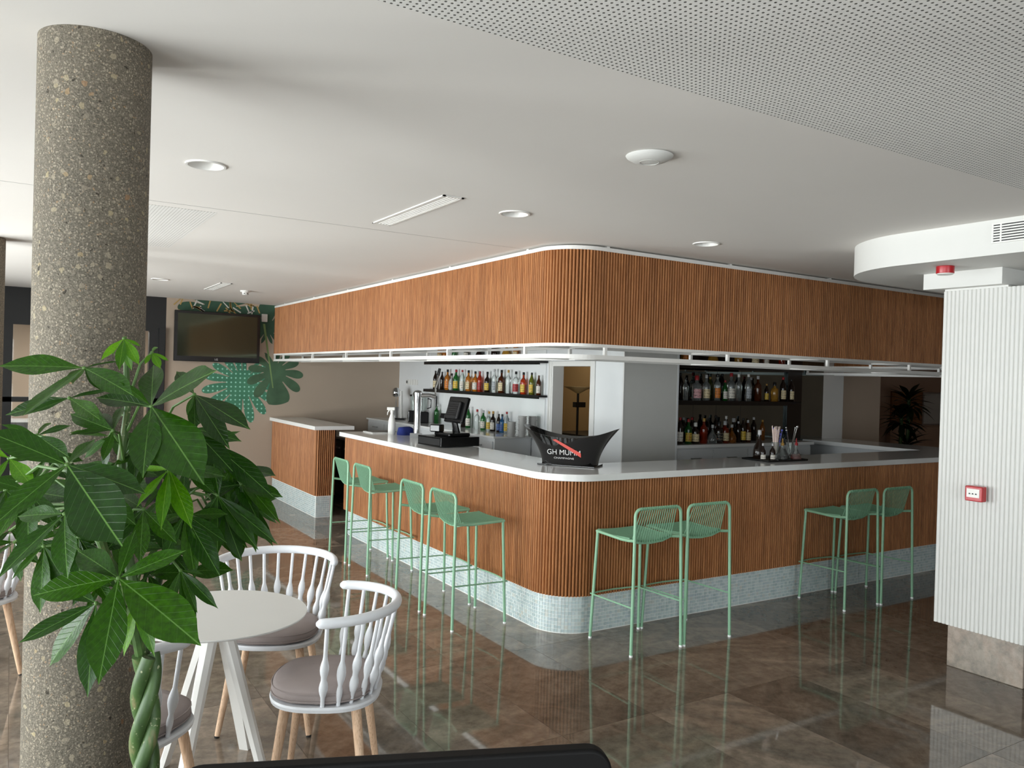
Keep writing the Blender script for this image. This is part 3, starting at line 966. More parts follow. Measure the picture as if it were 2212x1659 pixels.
# door frame
df = struct(MB().box(XW - .018, D0 - .075, 0, XW + .13, D0, DT + .055).box(XW - .018, D1, 0, XW + .13, D1 + .075, DT + .055).box(XW - .018, D0, DT, XW + .13, D1, DT + .055)
            .box(XW - .03, D1 + .06, 0, XW + .05, D1 + .075, DT + .058).box(XW - .026, D1 + .02, 0, XW, D1 + .03, DT + .055).obj('door_1', M['white_paint']), 'white door frame of the narrow doorway behind the bar')
df.name = 'door_1'
bev(df, .003, 1)
# dim store room behind the doorway
st = MB().box(3.6, 2.2, 0, 3.7, 5.2, ZC).box(XW + .12, 5.1, 0, 3.6, 5.2, ZC).box(XW + .12, 2.10, 0, 3.6, 2.2, ZC)
so = struct(st.obj('wall_store', M['beige_wall']), 'beige walls of the dim store room behind the doorway')
so.name = 'wall_store'
lamp = thing('dish_stand', 'pale tilted dish on a thin dark stand seen through the doorway', 'stand', (2.42, 3.05, 0))
MB().tube([(0, 0, 0), (0, 0, 1.62)], .014, 8).obj('pole', M['black_matt'], lamp, smooth=True)
MB().lathe([(.16, 0), (.15, .02), (.02, .03)], 20).obj('base', M['black_matt'], lamp, smooth=True)
o = MB().lathe([(.02, 1.60), (.09, 1.64), (.17, 1.675), (.172, 1.68), (.02, 1.66)], 24).obj('dish', plain('straw_dish', (196, 164, 112), .8), lamp, smooth=True)
MB().box(-.05, -.03, 1.44, .09, .03, 1.50).obj('control_box', M['black_matt'], lamp)
bench = thing('storage_bench', 'dark storage bench inside the dim store room', 'bench', (3.10, 3.45, 0))
MB().box(-.35, -.5, .0, .35, .6, 1.06).obj('body', M['grey_dark'], bench)
MB().box(-.37, -.52, 1.06, .37, .62, 1.09).obj('board', M['black_matt'], bench)
bag = thing('green_bag', 'olive green bag with black straps seen through the doorway', 'bag', (2.93, 3.18, 1.09))
o = MB().ball((0, 0, .085), .17, 16, 8, .5).obj('body', plain('olive_fabric', (112, 120, 48), .9, var=.15), bag, smooth=True)
MB().tube([(-.12 + .24 * k / 12, -.12, .12 + .07 * math.sin(PI * k / 12)) for k in range(13)], .008, 6).obj('strap', M['black_matt'], bag, smooth=True)

sl_ = thing('added_store_lamp', 'unseen warm lamp added to brighten the store room', 'lamp', (2.9, 4.2, ZC))  # unseen lamp added to lift the dark store room
MB().lathe([(.05, -.03), (.05, 0)], 16).ball((0, 0, -.06), .035, 12, 8).obj('bulb_holder', M['white_metal'], sl_, smooth=True)
area_light('store_room_fill', (2.9, 4.2, ZC - .12), (0, 0, 0), .2, .2, 3.5, (1.0, .86, .62))
# shelves on the white wall
for (zt, nm, lb, y0, dep) in ((1.572, 'wall_shelf', 'black wall shelf carrying a row of bottles left of the doorway', 2.965, .115), (1.955, 'wall_shelf', 'upper black wall shelf hidden behind the white canopy frame', 2.965, .115)):
    s = thing(nm, lb, 'shelf', (XW - .012, 0, zt))
    MB().box(-dep, y0, -.022, 0, 5.88, 0).obj('board', M['black_matt'], s)
    MB().box(-dep, y0, -.040, -dep + .012, 5.88, -.022).obj('front_lip', M['black_gloss'], s)
# switches
sw = thing('switch_plate', 'row of white switches with a dark round socket on the white wall', 'switch', (XW - .001, 6.52, 1.655))
for k in range(5):
    b = MB().box(-.008, -.20 + k * .085, -.04, 0, -.125 + k * .085, .04).obj('switch', M['white_paint'], sw)
MB().lathe([(.022, 0), (.022, .004), (1e-6, .004)], 16, mat=Matrix.Translation((-.008, .175, 0)) @ Matrix.Rotation(-PI / 2, 4, 'Y')).obj('socket', M['grey_dark'], sw)

# back counter under the shelf
bc = thing('back_cabinet', 'white cabinet row under the bottle shelf behind the bar', 'cabinet')
MB().box(1.44, 3.26, .08, XW - .013, 6.98, 1.075).obj('body', M['white_matt'], bc)
MB().box(1.47, 3.30, 0, XW - .02, 6.9, .08).obj('kick', M['grey_dark'], bc)
for k in range(6):
    y0 = 3.29 + k * .612
    d = MB().box(1.425, y0, .12, 1.44, y0 + .60, 1.04).obj('door', M['white_matt'], bc)
    MB().tube([(1.405, y0 + .22, .985), (1.405, y0 + .38, .985)], .006, 8).box(1.405, y0 + .225, .98, 1.426, y0 + .232, .99).box(1.405, y0 + .368, .98, 1.426, y0 + .375, .99).obj('handle', M['steel'], d)
wtop = tag(MB().box(1.415, 3.24, 1.077, XW - .013, 6.998, 1.10).obj('back_worktop', M['white_top']), 'thin white worktop on the cabinet row behind the bar', 'worktop')
bev(wtop, .002, 1)

# niche with smoked mirror
nm = struct(MB().box(2.64, YM, 0, 5.55, YM + .03, ZC).obj('wall_niche', M['smoked']), 'smoked mirror at the back of the bottle niche')
nm.name = 'wall_niche'
for x in (2.95, 3.30, 3.66, 4.06): MB().box(x - .0015, YM - .0012, 1.1, x + .0015, YM, ZC).obj('mirror_joint', M['black_matt'], nm)
MB().box(4.84, YM - .03, 1.0, 5.10, YM - .002, 2.1).obj('mirror_dark_reflection', M['black_gloss'], nm)  # dark reflection in the mirror, built as a black strip
MB().box(2.66, YM - .012, 1.93, 5.0, YM - .001, ZC).obj('black_head_panel', M['black_gloss'], nm)
nc = thing('niche_cabinet', 'white drawer cabinet under the mirrored bottle niche', 'cabinet')
MB().box(2.664, YC + .02, .1, 4.80, YM - .004, 1.075).obj('body', M['white_matt'], nc)
MB().box(2.70, YC + .06, 0, 4.76, YM - .01, .1).obj('kick', M['grey_dark'], nc)
for k in range(4):
    x0 = 2.675 + k * .530
    for (z0, z1) in ((.88, 1.055), (.12, .87)):
        d = MB().box(x0, YC + .004, z0, x0 + .522, YC + .02, z1).obj('drawer', M['white_matt'], nc)
        zz = z1 - .085 if z0 > .5 else z1 - .06
        MB().tube([(x0 + .19, YC - .018, zz), (x0 + .33, YC - .018, zz)], .006, 8).box(x0 + .195, YC - .018, zz - .005, x0 + .203, YC + .005, zz + .005).box(x0 + .317, YC - .018, zz - .005, x0 + .325, YC + .005, zz + .005).obj('handle', M['steel'], d)
bev(tag(MB().box(2.664, YC - .005, 1.077, 4.84, YM - .002, 1.112).obj('niche_worktop', M['white_top']), 'white worktop of the mirrored niche full of bottles', 'worktop'), .002, 1)
for (zt, x1, lb) in ((1.572, 4.66, 'black shelf with bottles across the mirrored niche'), (1.955, 4.50, 'upper black shelf of the niche behind the canopy frame')):
    s = thing('niche_shelf', lb, 'shelf', (0, 0, zt))
    MB().box(2.664, 1.72, -.022, x1, YM - .014, 0).obj('board', M['black_matt'], s)
    MB().box(2.664, 1.705, -.045, 4.42, 1.72, 0).obj('front_lip', M['black_gloss'], s)

# pilaster, mauve wall and far wall right of the niche, colours lightened for missing light
struct(MB().box(5.55, YM, 0, 5.955, 2.3, ZC).obj('wall_pilaster', M['white_metal'])).name = 'wall_pilaster'
a, b = at(1820, 900, y=2.6), at(1900, 900, y=2.6)
struct(MB().box(5.955, 2.6, 0, b.x, 2.75, ZC).obj('wall_mauve', M['mauve_lit'])).name = 'wall_mauve'
struct(MB().box(5.0, 4.2, 0, X1R, 4.35, ZC).obj('wall_far_right', M['mauve_dark'])).name = 'wall_far_right'
# framed inset picture window on that wall
p0, p1 = at(1925, 845, y=4.19), at(2036, 918, y=4.19)
pm = at(1990, 880, y=4.19)
iw = thing('inset_display', 'brown wooden display panel with a pale framed strip behind the dark plant', 'panel', (0, 0, 0))
MB().box(p0.x, 4.17, p1.z, pm.x, 4.199, p0.z).obj('wood_panel', M['picture_wood'], iw)
MB().box(pm.x, 4.16, p1.z, p1.x, 4.199, p0.z).obj('frame', M['steel'], iw)
MB().box(pm.x + .04, 4.155, p1.z + .03, p1.x - .04, 4.165, p0.z - .03).obj('pane', M['grey_panel'], iw)
p2 = at(1990, 960, y=4.19)
MB().box(p0.x - .1, 4.12, .0, X1R - .1, 4.198, p1.z - .03).obj('panelling', plain('brown_panelling', (196, 164, 140), .6, var=.08, scale=3), iw)

# bar sink inset: steel drip tray with upside-down glasses under the right return
dt = thing('drip_tray', 'steel drainer with rows of upturned glasses inside the right bar corner', 'drainer', (4.35, .86, .93))
MB().box(-.62, -.27, -.03, .78, .42, 0).obj('tray', M['steel'], dt)
cab = tag(MB().box(3.7, .575, .0, 5.14, 1.30, .899).obj('under_counter', M['steel']), 'steel under-counter unit inside the bar', 'cabinet')
gsrc = MB().lathe([(.034, 0), (.036, .01), (.030, .085), (.027, .088), (.028, .083), (.032, .01)], 12).obj('glass_tumbler', M['glass_clear'], smooth=True)
k = 0
for i in range(9):
    for j in range(4):
        o = gsrc if k == 0 else gsrc.copy()
        if k: COL.objects.link(o)
        o.location = (3.82 + i * .135, .68 + j * .13, .931)
        tag(o, 'small clear tumbler upside down on the steel drainer, %s from left, %s row from front' % (ORD[i], ORD[j]), 'glass', 'tumblers on the drainer')
        k += 1
# ================================================================== bar stools
def make_stool(label):
    t = thing('bar_stool', label, 'bar stool', group='green bar stools along the bar')
    R = .0105
    hx, yf, yb, zs, zb = .215, .212, -.212, .731, .937     # feet; front is +Y
    # rear legs and back hoop: one bent tube
    tx, ty = .196, -.197
    def lerp(a, b, k): return tuple(a[i] + (b[i] - a[i]) * k for i in range(3))
    A, B = (-hx, yb, .012), (-tx, ty, zb)
    C, D = (tx, ty, zb), (hx, yb, .012)
    rr = .045
    p1 = (-tx - (hx - tx) * rr / zb, ty, zb - rr)
    pts = [A, lerp(A, p1, .5), p1]
    for q in range(1, 7):
        a = PI / 2 * q / 6
        pts.append((-tx + rr - rr * math.cos(a), ty, zb - rr + rr * math.sin(a)))
    pts += [(-.07, ty, zb), (.07, ty, zb)]
    for q in range(6, -1, -1):
        a = PI / 2 * q / 6
        pts.append((tx - rr + rr * math.cos(a), ty, zb - rr + rr * math.sin(a)))
    MB().tube(pts + [lerp(D, (tx + .002, ty, zb - rr), .5), D], R, 10).obj('back_hoop', M['green_metal'], t, smooth=True)
    fx = .190
    for s in (-1, 1):
        MB().tube([(s * hx, yf, .012), (s * fx, .190, zs)], R, 10).obj('leg', M['green_metal'], t, smooth=True)
        # seat side rail with the short stub to the rear leg
        MB().tube([(s * fx, .202, zs), (s * fx, .10, zs - .003), (s * .188, -.05, zs - .010), (s * .190, -.130, zs - .006), (s * .199, -.195, zs + .004)], R * .95, 8).obj('seat_rail', M['green_metal'], t, smooth=True)
        # side foot rod
        MB().tube([(s * .205, .232, .300), (s * .206, .205, .300), (s * .205, -.20, .306)], .0055, 6).obj('foot_rod', M['green_metal'], t, smooth=True)
        for (y, x) in ((yf, hx), (yb, hx)):
            MB().lathe([(.011, 0), (.0118, .002), (.0118, .011), (.010, .014)], 12, (s * x, y, 0)).obj('foot_glide', M['glide'], t, smooth=True)
    MB().tube([(-fx, .200, zs), (-.1, .204, zs - .004), (0, .205, zs - .006), (.1, .204, zs - .004), (fx, .200, zs)], R * .9, 8).obj('seat_front_rail', M['green_metal'], t, smooth=True)
    MB().tube([(-.19, -.122, zs - .004), (-.1, -.126, zs - .028), (0, -.128, zs - .034), (.1, -.126, zs - .028), (.19, -.122, zs - .004)], R * .9, 8).obj('seat_rear_rail', M['green_metal'], t, smooth=True)
    MB().tube([(-.205, .225 + .03 * 0, .300), (-.12, .240, .300), (0, .248, .300), (.12, .240, .300), (.205, .225, .300)], .0055, 6).obj('front_foot_rod', M['green_metal'], t, smooth=True)
    # cords from the hoop to the rear rail and on over the seat
    mb, ms = MB(), MB()
    n = 17
    for k in range(n):
        u = -1 + 2 * k / (n - 1)
        xb_, xt_ = u * .168, u * .150
        zr = zs - .034 + .030 * u * u
        mb.tube([(xt_, ty - .004, zb + .0105), (xt_, ty - .012, zb), (xt_, ty - .004, zb - .011), (xb_, -.137, zr)], .0036, 6)
    for k in range(31):
        u = -1 + 2 * k / 30
        x = u * .178
        zr = zs - .034 + .030 * u * u
        ms.tube([(x, -.130, zr + .010), (x, -.03, zr + .008 - .003), (x, .09, zs - .006 - .010 * (1 - u * u)), (x, .203, zs + .009 - .006 * (1 - u * u))], .0056, 6)
    stuff(mb.obj('back_cords', M['green_cord'], t, smooth=True))
    stuff(ms.obj('seat_cords', M['green_cord'], t, smooth=True))
    return t
st_front = [((.446, -.302, 0), 'green bar stool nearest the bar corner on the right-hand front'),
            ((.905, -.303, 0), 'second green bar stool right of the bar corner, paired with the nearest'),
            ((2.640, -.280, 0), 'left stool of the pair beside the white fluted pillar'),
            ((3.084, -.302, 0), 'right stool of the pair, half a metre from the white fluted pillar')]
st_left = [((-.332, .664, 0), 'green bar stool nearest the bar corner on the left-hand front'),
           ((-.330, 1.186, 0), 'second green bar stool from the corner on the left-hand front'),
           ((-.275, 2.350, 0), 'third green bar stool from the corner on the left-hand front'),
           ((-.275, 2.890, 0), 'farthest green bar stool at the left end of the bar')]
stool0 = make_stool(st_front[0][1])
stool0.location = st_front[0][0]
for (l, lb) in st_front[1:]: dup(stool0, l, 0, lb)
for (l, lb) in st_left: dup(stool0, l, -PI / 2, lb)

# ================================================================== spindle chairs and round table
def make_chair(label):
    t = thing('spindle_chair', label, 'chair', group='white spindle-back chairs')
    zs, zr = .445, .790
    def seat_pt(a, k=1.0):
        # rounded seat, slightly wider at the front
        ca, sa = math.cos(a), math.sin(a)
        p = 2.6
        r = (abs(ca) ** p + abs(sa) ** p) ** (-1 / p)
        return (.238 * k * r * ca, .225 * k * r * sa)
    n = 56
    mb = MB()
    rings = [(.90, zs - .030), (.985, zs - .022), (1.0, zs - .008), (.985, zs), (.8, zs - .003), (.4, zs - .008)]
    vs, fs = [], []
    for (k, z) in rings:
        for i in range(n):
            x, y = seat_pt(2 * PI * i / n, k)
            vs.append((x, y, z))
    for j in range(len(rings) - 1):
        for i in range(n):
            i2 = (i + 1) % n
            fs.append((j * n + i, j * n + i2, (j + 1) * n + i2, (j + 1) * n + i))
    fs.append(tuple(reversed(range(n))))
    fs.append(tuple(range((len(rings) - 1) * n, len(rings) * n)))
    mb.add(vs, fs).obj('seat', M['chair_white'], t, smooth=True)
    # cushion
    vs, fs = [], []
    rings = [(.84, zs - .001), (.90, zs + .006), (.925, zs + .026), (.915, zs + .044), (.84, zs + .058), (.6, zs + .068), (.3, zs + .073), (.02, zs + .074)]
    for (k, z) in rings:
        for i in range(n):
            x, y = seat_pt(2 * PI * i / n, k)
            vs.append((x, y + .012, z + .0012 * math.sin(9 * 2 * PI * i / n) * (k > .7)))
    for j in range(len(rings) - 1):
        for i in range(n):
            i2 = (i + 1) % n
            fs.append((j * n + i, j * n + i2, (j + 1) * n + i2, (j + 1) * n + i))
    fs.append(tuple(reversed(range(n))))
    fs.append(tuple(range((len(rings) - 1) * n, len(rings) * n)))
    cu = lab(MB().add(vs, fs).obj('cushion', M['cushion'], t, smooth=70), 'taupe fabric seat cushion')
    for (k, z) in ((.922, zs + .014), (.918, zs + .044)):
        MB().tube([(seat_pt(2 * PI * i / 48, k)[0], seat_pt(2 * PI * i / 48, k)[1] + .012, z) for i in range(48)], .0028, 6, closed=True).obj('piping', M['cushion'], cu, smooth=True)
    # bent top rail: open towards +Y
    def rail(a, r=.290):
        return (r * math.sin(a), -r * math.cos(a) * .97, zr + .010 * math.cos(a))
    A = math.radians(88)
    pts = [rail(-A + 2 * A * i / 40) for i in range(41)]
    rs = [.016] + [.0185] * 39 + [.016]
    e0 = [Vector(pts[0]) + (Vector(pts[0]) - Vector(pts[1])).normalized() * .012]
    e1 = [Vector(pts[-1]) + (Vector(pts[-1]) - Vector(pts[-2])).normalized() * .012]
    MB().tube(e0 + pts + e1, [.006] + rs + [.006], 12, flat=1.15, up=(0, 0, 1)).obj('top_rail', M['chair_white'], t, smooth=60)
    # turned spindles
    ns = 12
    for k in range(ns):
        a = -A * .93 + 2 * A * .93 * k / (ns - 1)
        top = Vector(rail(a, .290)); top.z -= .006
        bx, by = .222 * math.sin(a), -.205 * math.cos(a) + .004
        if abs(math.degrees(a)) > 80: by = -.205 * math.cos(a) + .012
        bot = Vector((bx, by, zs - .004))
        L = (top - bot).length
        def bump(h, c, w): return max(0.0, 1 - ((h - c) / w) ** 2) ** 1.5
        prof = []
        for i in range(25):
            h = i / 24
            r = .0082
            if k % 2 == 0: r += .0098 * bump(h, .24, .13) + .0098 * bump(h, .47, .14)
            else: r += .0105 * bump(h, .40, .15) + .004 * bump(h, .16, .10)
            prof.append((r, h * L))
        d = (top - bot).normalized()
        mm = Matrix.Translation(bot) @ d.to_track_quat('Z', 'Y').to_matrix().to_4x4()
        MB().lathe(prof, 10, mat=mm).obj('spindle', M['chair_white'], t, smooth=True)
    for sx in (-1, 1):
        for sy in (-1, 1):
            topp, foot = Vector((sx * .150, sy * .140, zs - .028)), Vector((sx * .215, sy * .192, 0))
            d = (topp - foot)
            L = d.length
            mm = Matrix.Translation(foot) @ d.normalized().to_track_quat('Z', 'Y').to_matrix().to_4x4()
            lg = MB().lathe([(.0125, .008), (.0135, .02), (.0195, L * .8), (.021, L)], 14, mat=mm).obj('leg', M['beech'], t, smooth=True)
            MB().lathe([(.012, 0), (.0122, .010)], 12, (foot.x, foot.y, 0)).obj('leg_tip', M['leg_tip'], lg)
    return t
def face(dx, dy): return math.atan2(dy, dx) - PI / 2
ch0 = make_chair('white spindle-back chair at the right of the round table, nearest and fully visible')
ch0.location = (-1.995, -1.165, 0); ch0.rotation_euler = (0, 0, face(-.87, .48))
dup(ch0, (-2.000, -.372, 0), face(-.45, -.89), 'white spindle-back chair on the far side of the round table')
dup(ch0, (-2.78, -1.18, 0), face(.75, .66), 'white spindle-back chair partly hidden behind the plant stem')
dup(ch0, (-2.77, -.46, 0), face(.82, -.5), 'white spindle-back chair hidden behind plant and table, only its seat edge showing')
dup(ch0, (-3.33, .98, 0), face(-.35, .94), 'white spindle-back chair cut off by the left edge behind the leaves')

tb = thing('round_table', 'small round white cafe table between the white chairs', 'table', (-2.365, -.800, 0))
TZ = .70
MB().lathe([(.355, TZ - .014), (.372, TZ - .008), (.375, TZ - .003), (.374, TZ)], 72).obj('table_top', M['white_paint'], tb, smooth=30)
bev(MB().box(-.075, -.075, TZ - .034, .075, .075, TZ - .014).obj('mounting_plate', M['white_metal'], tb), .003, 1)
for sx in (-1, 1):
    for sy in (-1, 1):
        a, b = Vector((sx * .028, sy * .028, TZ - .03)), Vector((sx * .178, sy * .178, .0))
        dirv = Vector((sx, sy, 0)).normalized()
        side = Vector((-dirv.y, dirv.x, 0))
        vs = []
        for (p, w, dpt) in ((a, .030, .022), (b, .022, .017)):
            for (u, v) in ((-1, -1), (1, -1), (1, .25), (.35, 1), (-.35, 1), (-1, .25)):
                vs.append(p + side * (u * w) + dirv * (v * dpt))
        fs = [tuple(range(6)), tuple(reversed(range(6, 12)))] + [(i, 6 + i, 6 + (i + 1) % 6, (i + 1) % 6) for i in range(6)]
        MB().add(vs, fs).obj('leg', M['white_metal'], tb)

# ================================================================== black chair in the foreground
bk = thing('black_chair', 'black chair whose rounded backrest edge shows at the bottom of the picture', 'chair', (-2.432, -2.860, 0), (0, 0, math.atan2(-.37, .93)))
W2, HB, ZB_ = .455, .42, .95
out = [(-W2, 0), (W2, 0)] + [(W2 - .055 + .055 * math.cos(a), HB - .055 + .055 * math.sin(a)) for a in [PI / 2 * i / 8 for i in range(9)]] + [(-W2 + .055 - .055 * math.sin(a), HB - .055 + .055 * math.cos(a)) for a in [PI / 2 * i / 8 for i in range(9)]]
m2 = MB().prism(out, -.02, .02)
m2.v = [(p[0], -p[2], ZB_ - HB + p[1]) for p in m2.v]
m2.f = [tuple(reversed(q)) for q in m2.f]
bev(m2.obj('backrest', M['black_leather'], bk, smooth=30), .008, 3)
bev(MB().box(-.36, -.48, .42, .36, -.02, .50).obj('seat', M['black_leather'], bk), .02, 3)
for sx in (-1, 1):
    MB().tube([(sx * .33, -.02, 0), (sx * .33, -.005, .56)], .016, 8).obj('leg', M['black_matt'], bk, smooth=True)
    MB().tube([(sx * .33, -.44, 0), (sx * .33, -.44, .44)], .016, 8).obj('leg', M['black_matt'], bk, smooth=True)
# ================================================================== bottles
BOT = {
 'slim':   [(.0, 0), (.033, 0), (.036, .004), (.036, .165), (.033, .19), (.018, .225), (.0125, .245), (.0125, .275), (.0145, .277), (.0145, .285)],
 'whisky': [(.0, 0), (.036, 0), (.039, .004), (.039, .150), (.036, .172), (.020, .192), (.0135, .205), (.013, .255), (.0155, .257), (.0155, .270)],
 'tall':   [(.0, 0), (.031, 0), (.034, .004), (.035, .175), (.033, .195), (.016, .215), (.0125, .235), (.0125, .280), (.0145, .282), (.0145, .295)],
 'round':  [(.0, 0), (.040, 0), (.045, .006), (.046, .100), (.042, .130), (.026, .160), (.014, .178), (.0130, .220), (.016, .222), (.016, .235)],
 'square': [(.0, 0), (.040, 0), (.043, .004), (.043, .130), (.039, .147), (.018, .158), (.0155, .166), (.0155, .200), (.019, .202), (.019, .222)],
 'squat':  [(.0, 0), (.052, 0), (.058, .010), (.058, .06), (.045, .10), (.022, .135), (.0140, .155), (.0140, .205), (.018, .207), (.018, .222)],
}
CAPS = {'black': (18, 18, 18), 'gold': (170, 130, 60), 'red': (150, 30, 34), 'white': (222, 220, 214), 'silver': (170, 170, 170), 'brown': (84, 50, 30)}
LABELC = {'white': (214, 208, 196), 'yellow': (206, 172, 60), 'cream': (208, 190, 150), 'black': (22, 22, 24), 'orange': (206, 120, 40), 'red': (160, 40, 40), 'blue': (60, 90, 150), 'pink': (200, 150, 150), 'silver': (160, 164, 168)}
for k, v in CAPS.items(): M['cap_' + k] = plain('cap_' + k, v, .35)
def label_mat(name, rgb):
    t = NT('label_' + name)
    c = srgb(*rgb)
    p = t.pos((1, 1, 1), 'obj')
    sp = t.n('ShaderNodeSeparateXYZ')
    t.l(p, sp.inputs[0])
    band_ = t.math('FRACT', t.math('MULTIPLY', sp.outputs[2], 34.0))
    nz = t.noise(t.pos((90, 90, 160), 'obj'), 1.0, 2)
    ink = t.math('MULTIPLY', t.math('LESS_THAN', t.math('ABSOLUTE', t.math('SUBTRACT', band_, .5)), .22), t.math('GREATER_THAN', nz, .52))
    dark = tuple(q * .35 for q in c[:3]) + (1,)
    if name == 'black': dark = srgb(150, 140, 110)
    t.set(Base_Color=t.mix(ink, c, dark), Roughness=.5)
    return t.m
for k, v in LABELC.items(): M['label_' + k] = label_mat(k, v)
GLASSNAME = {'clear': 'clear glass', 'amber': 'amber', 'red': 'reddish', 'green': 'green glass', 'olive': 'olive green', 'blue': 'pale blue', 'gold': 'golden', 'dark': 'dark', 'brown': 'brown'}
_bm = {}
def bottle_parts(kind):
    if kind in _bm: return _bm[kind]
    pr = BOT[kind]
    n = 14
    body = MB().lathe([(max(r, 1e-6), z) for r, z in pr[:-2]], n)
    cap = MB().lathe([(pr[-3][0] + .001, pr[-3][1] - .02), (pr[-1][0], pr[-3][1] - .019), (pr[-1][0], pr[-1][1] - .002), (pr[-1][0] - .002, pr[-1][1])], 12)
    r = pr[2][0] + .0008
    h0, h1 = pr[3][1] * .18, pr[3][1] * .80
    lbm = MB()
    vs, fs = [], []
    m = 12
    for i in range(m + 1):
        a = -PI / 2 - 1.15 + 2.3 * i / m
        vs += [(r * math.cos(a), r * math.sin(a), h0), (r * math.cos(a), r * math.sin(a), h1)]
    for i in range(m): fs.append((2 * i, 2 * i + 2, 2 * i + 3, 2 * i + 1))
    lbm.add(vs, fs)
    res = []
    for mbx in (body, cap, lbm):
        me = bpy.data.meshes.new('bottle_mesh')
        me.from_pydata(mbx.v, [], mbx.f)
        for p in me.polygons: p.use_smooth = True
        me.set_sharp_from_angle(angle=math.radians(50))
        res.append(me)
    _bm[kind] = res
    return res
_mcache = {}
def with_mat(me, mat):
    key = (me.name, mat.name)
    if key not in _mcache:
        q = me.copy()
        q.materials.clear()
        q.materials.append(mat)
        _mcache[key] = q
    return _mcache[key]
def bottle(loc, kind, g, cap, lb, label, group, h=None, rz=0.0, sq=1.0):
    t = thing('bottle', label, 'bottle', loc, (0, 0, rz), group)
    H = BOT[kind][-1][1]
    s = (h / H) if h else 1.0
    t.scale = (s * sq, s * sq, s)
    b, c, l = bottle_parts(kind)
    link('glass_body', with_mat(b, M['glass_' + g]), t)
    link('cap', with_mat(c, M['cap_' + cap]), t)
    if lb: link('paper_label', with_mat(l, M['label_' + lb]), t)
    return t
def row(specs, place, where, group, base_rot):
    for k, (pos, kind, g, cap, lb, h) in enumerate(specs):
        txt = '%s bottle, %s cap%s, %s from left %s' % (GLASSNAME[g], cap, (', %s label' % lb) if lb else '', ORD[k], where)
        bottle(place(pos), kind, g, cap, lb, txt, group, h, base_rot + random.uniform(-.3, .3))
ROT_L, ROT_N = -PI / 2 * .75, -.35
# --- shelf on the white wall (position = y)
row([(5.63, 'slim', 'dark', 'black', 'cream', .257), (5.428, 'slim', 'dark', 'black', None, .244), (5.267, 'whisky', 'amber', 'black', 'orange', .277), (5.145, 'round', 'clear', 'black', 'silver', .225),
     (5.02, 'whisky', 'green', 'red', 'yellow', .278), (4.851, 'slim', 'clear', 'red', 'white', .273), (4.681, 'whisky', 'amber', 'black', 'cream', .27), (4.502, 'whisky', 'amber', 'black', 'white', .258),
     (4.386, 'slim', 'red', 'red', 'red', .259), (4.198, 'whisky', 'dark', 'black', 'yellow', .254), (4.027, 'tall', 'clear', 'silver', 'silver', .287), (3.86, 'whisky', 'brown', 'black', 'cream', .279),
     (3.704, 'tall', 'clear', 'gold', None, .28), (3.534, 'whisky', 'clear', 'black', 'red', .263), (3.371, 'whisky', 'red', 'black', 'yellow', .255), (3.20, 'slim', 'olive', 'black', 'yellow', .252), (3.055, 'slim', 'brown', 'brown', 'white', .222)],
    lambda p: (1.872, p, 1.572), 'on white wall shelf', 'bottles on the white wall shelf', ROT_L)
# --- upper wall shelf, seen through the canopy frame
ub = [(1018, 'whisky', 'amber', 'red', 'cream', .25), (1065, 'whisky', 'amber', 'gold', None, .25), (1155, 'slim', 'green', 'black', None, .26), (1270, 'slim', 'dark', 'black', 'white', .25), (1400, 'squat', 'dark', 'black', 'yellow', .23),
      (1545, 'square', 'dark', 'black', None, .25), (1655, 'squat', 'gold', 'gold', None, .24), (1745, 'whisky', 'amber', 'gold', 'cream', .25)]
row([(at(720 + x / 4.424, 765, x=1.872).y, k, g, c, l, h) for (x, k, g, c, l, h) in ub], lambda p: (1.872, p, 1.955), 'on the upper wall shelf', 'bottles on the upper wall shelf', ROT_L)
# --- on the back worktop
cbs = [(985, 'tall', 'green', 'green', None, .27), (1243, 'slim', 'dark', 'red', None, .28), (1288, 'slim', 'green', 'green', 'white', .27), (1373, 'whisky', 'clear', 'red', None, .25), (1432, 'whisky', 'green', 'silver', 'white', .245), (1487, 'whisky', 'clear', 'gold', 'yellow', .24),
       (1525, 'whisky', 'dark', 'gold', 'white', .245), (1580, 'slim', 'dark', 'black', 'blue', .22), (1612, 'whisky', 'blue', 'black', 'blue', .22), (1655, 'slim', 'clear', 'red', 'yellow', .255)]
row([(at(720 + x / 4.424, 905 + (x - 985) / 670 * 18, x=1.855).y, k, g, 'silver' if c == 'green' else c, l, h) for (x, k, g, c, l, h) in cbs], lambda p: (1.855, p, 1.10), 'on the back worktop', 'bottles on the back worktop', ROT_L)
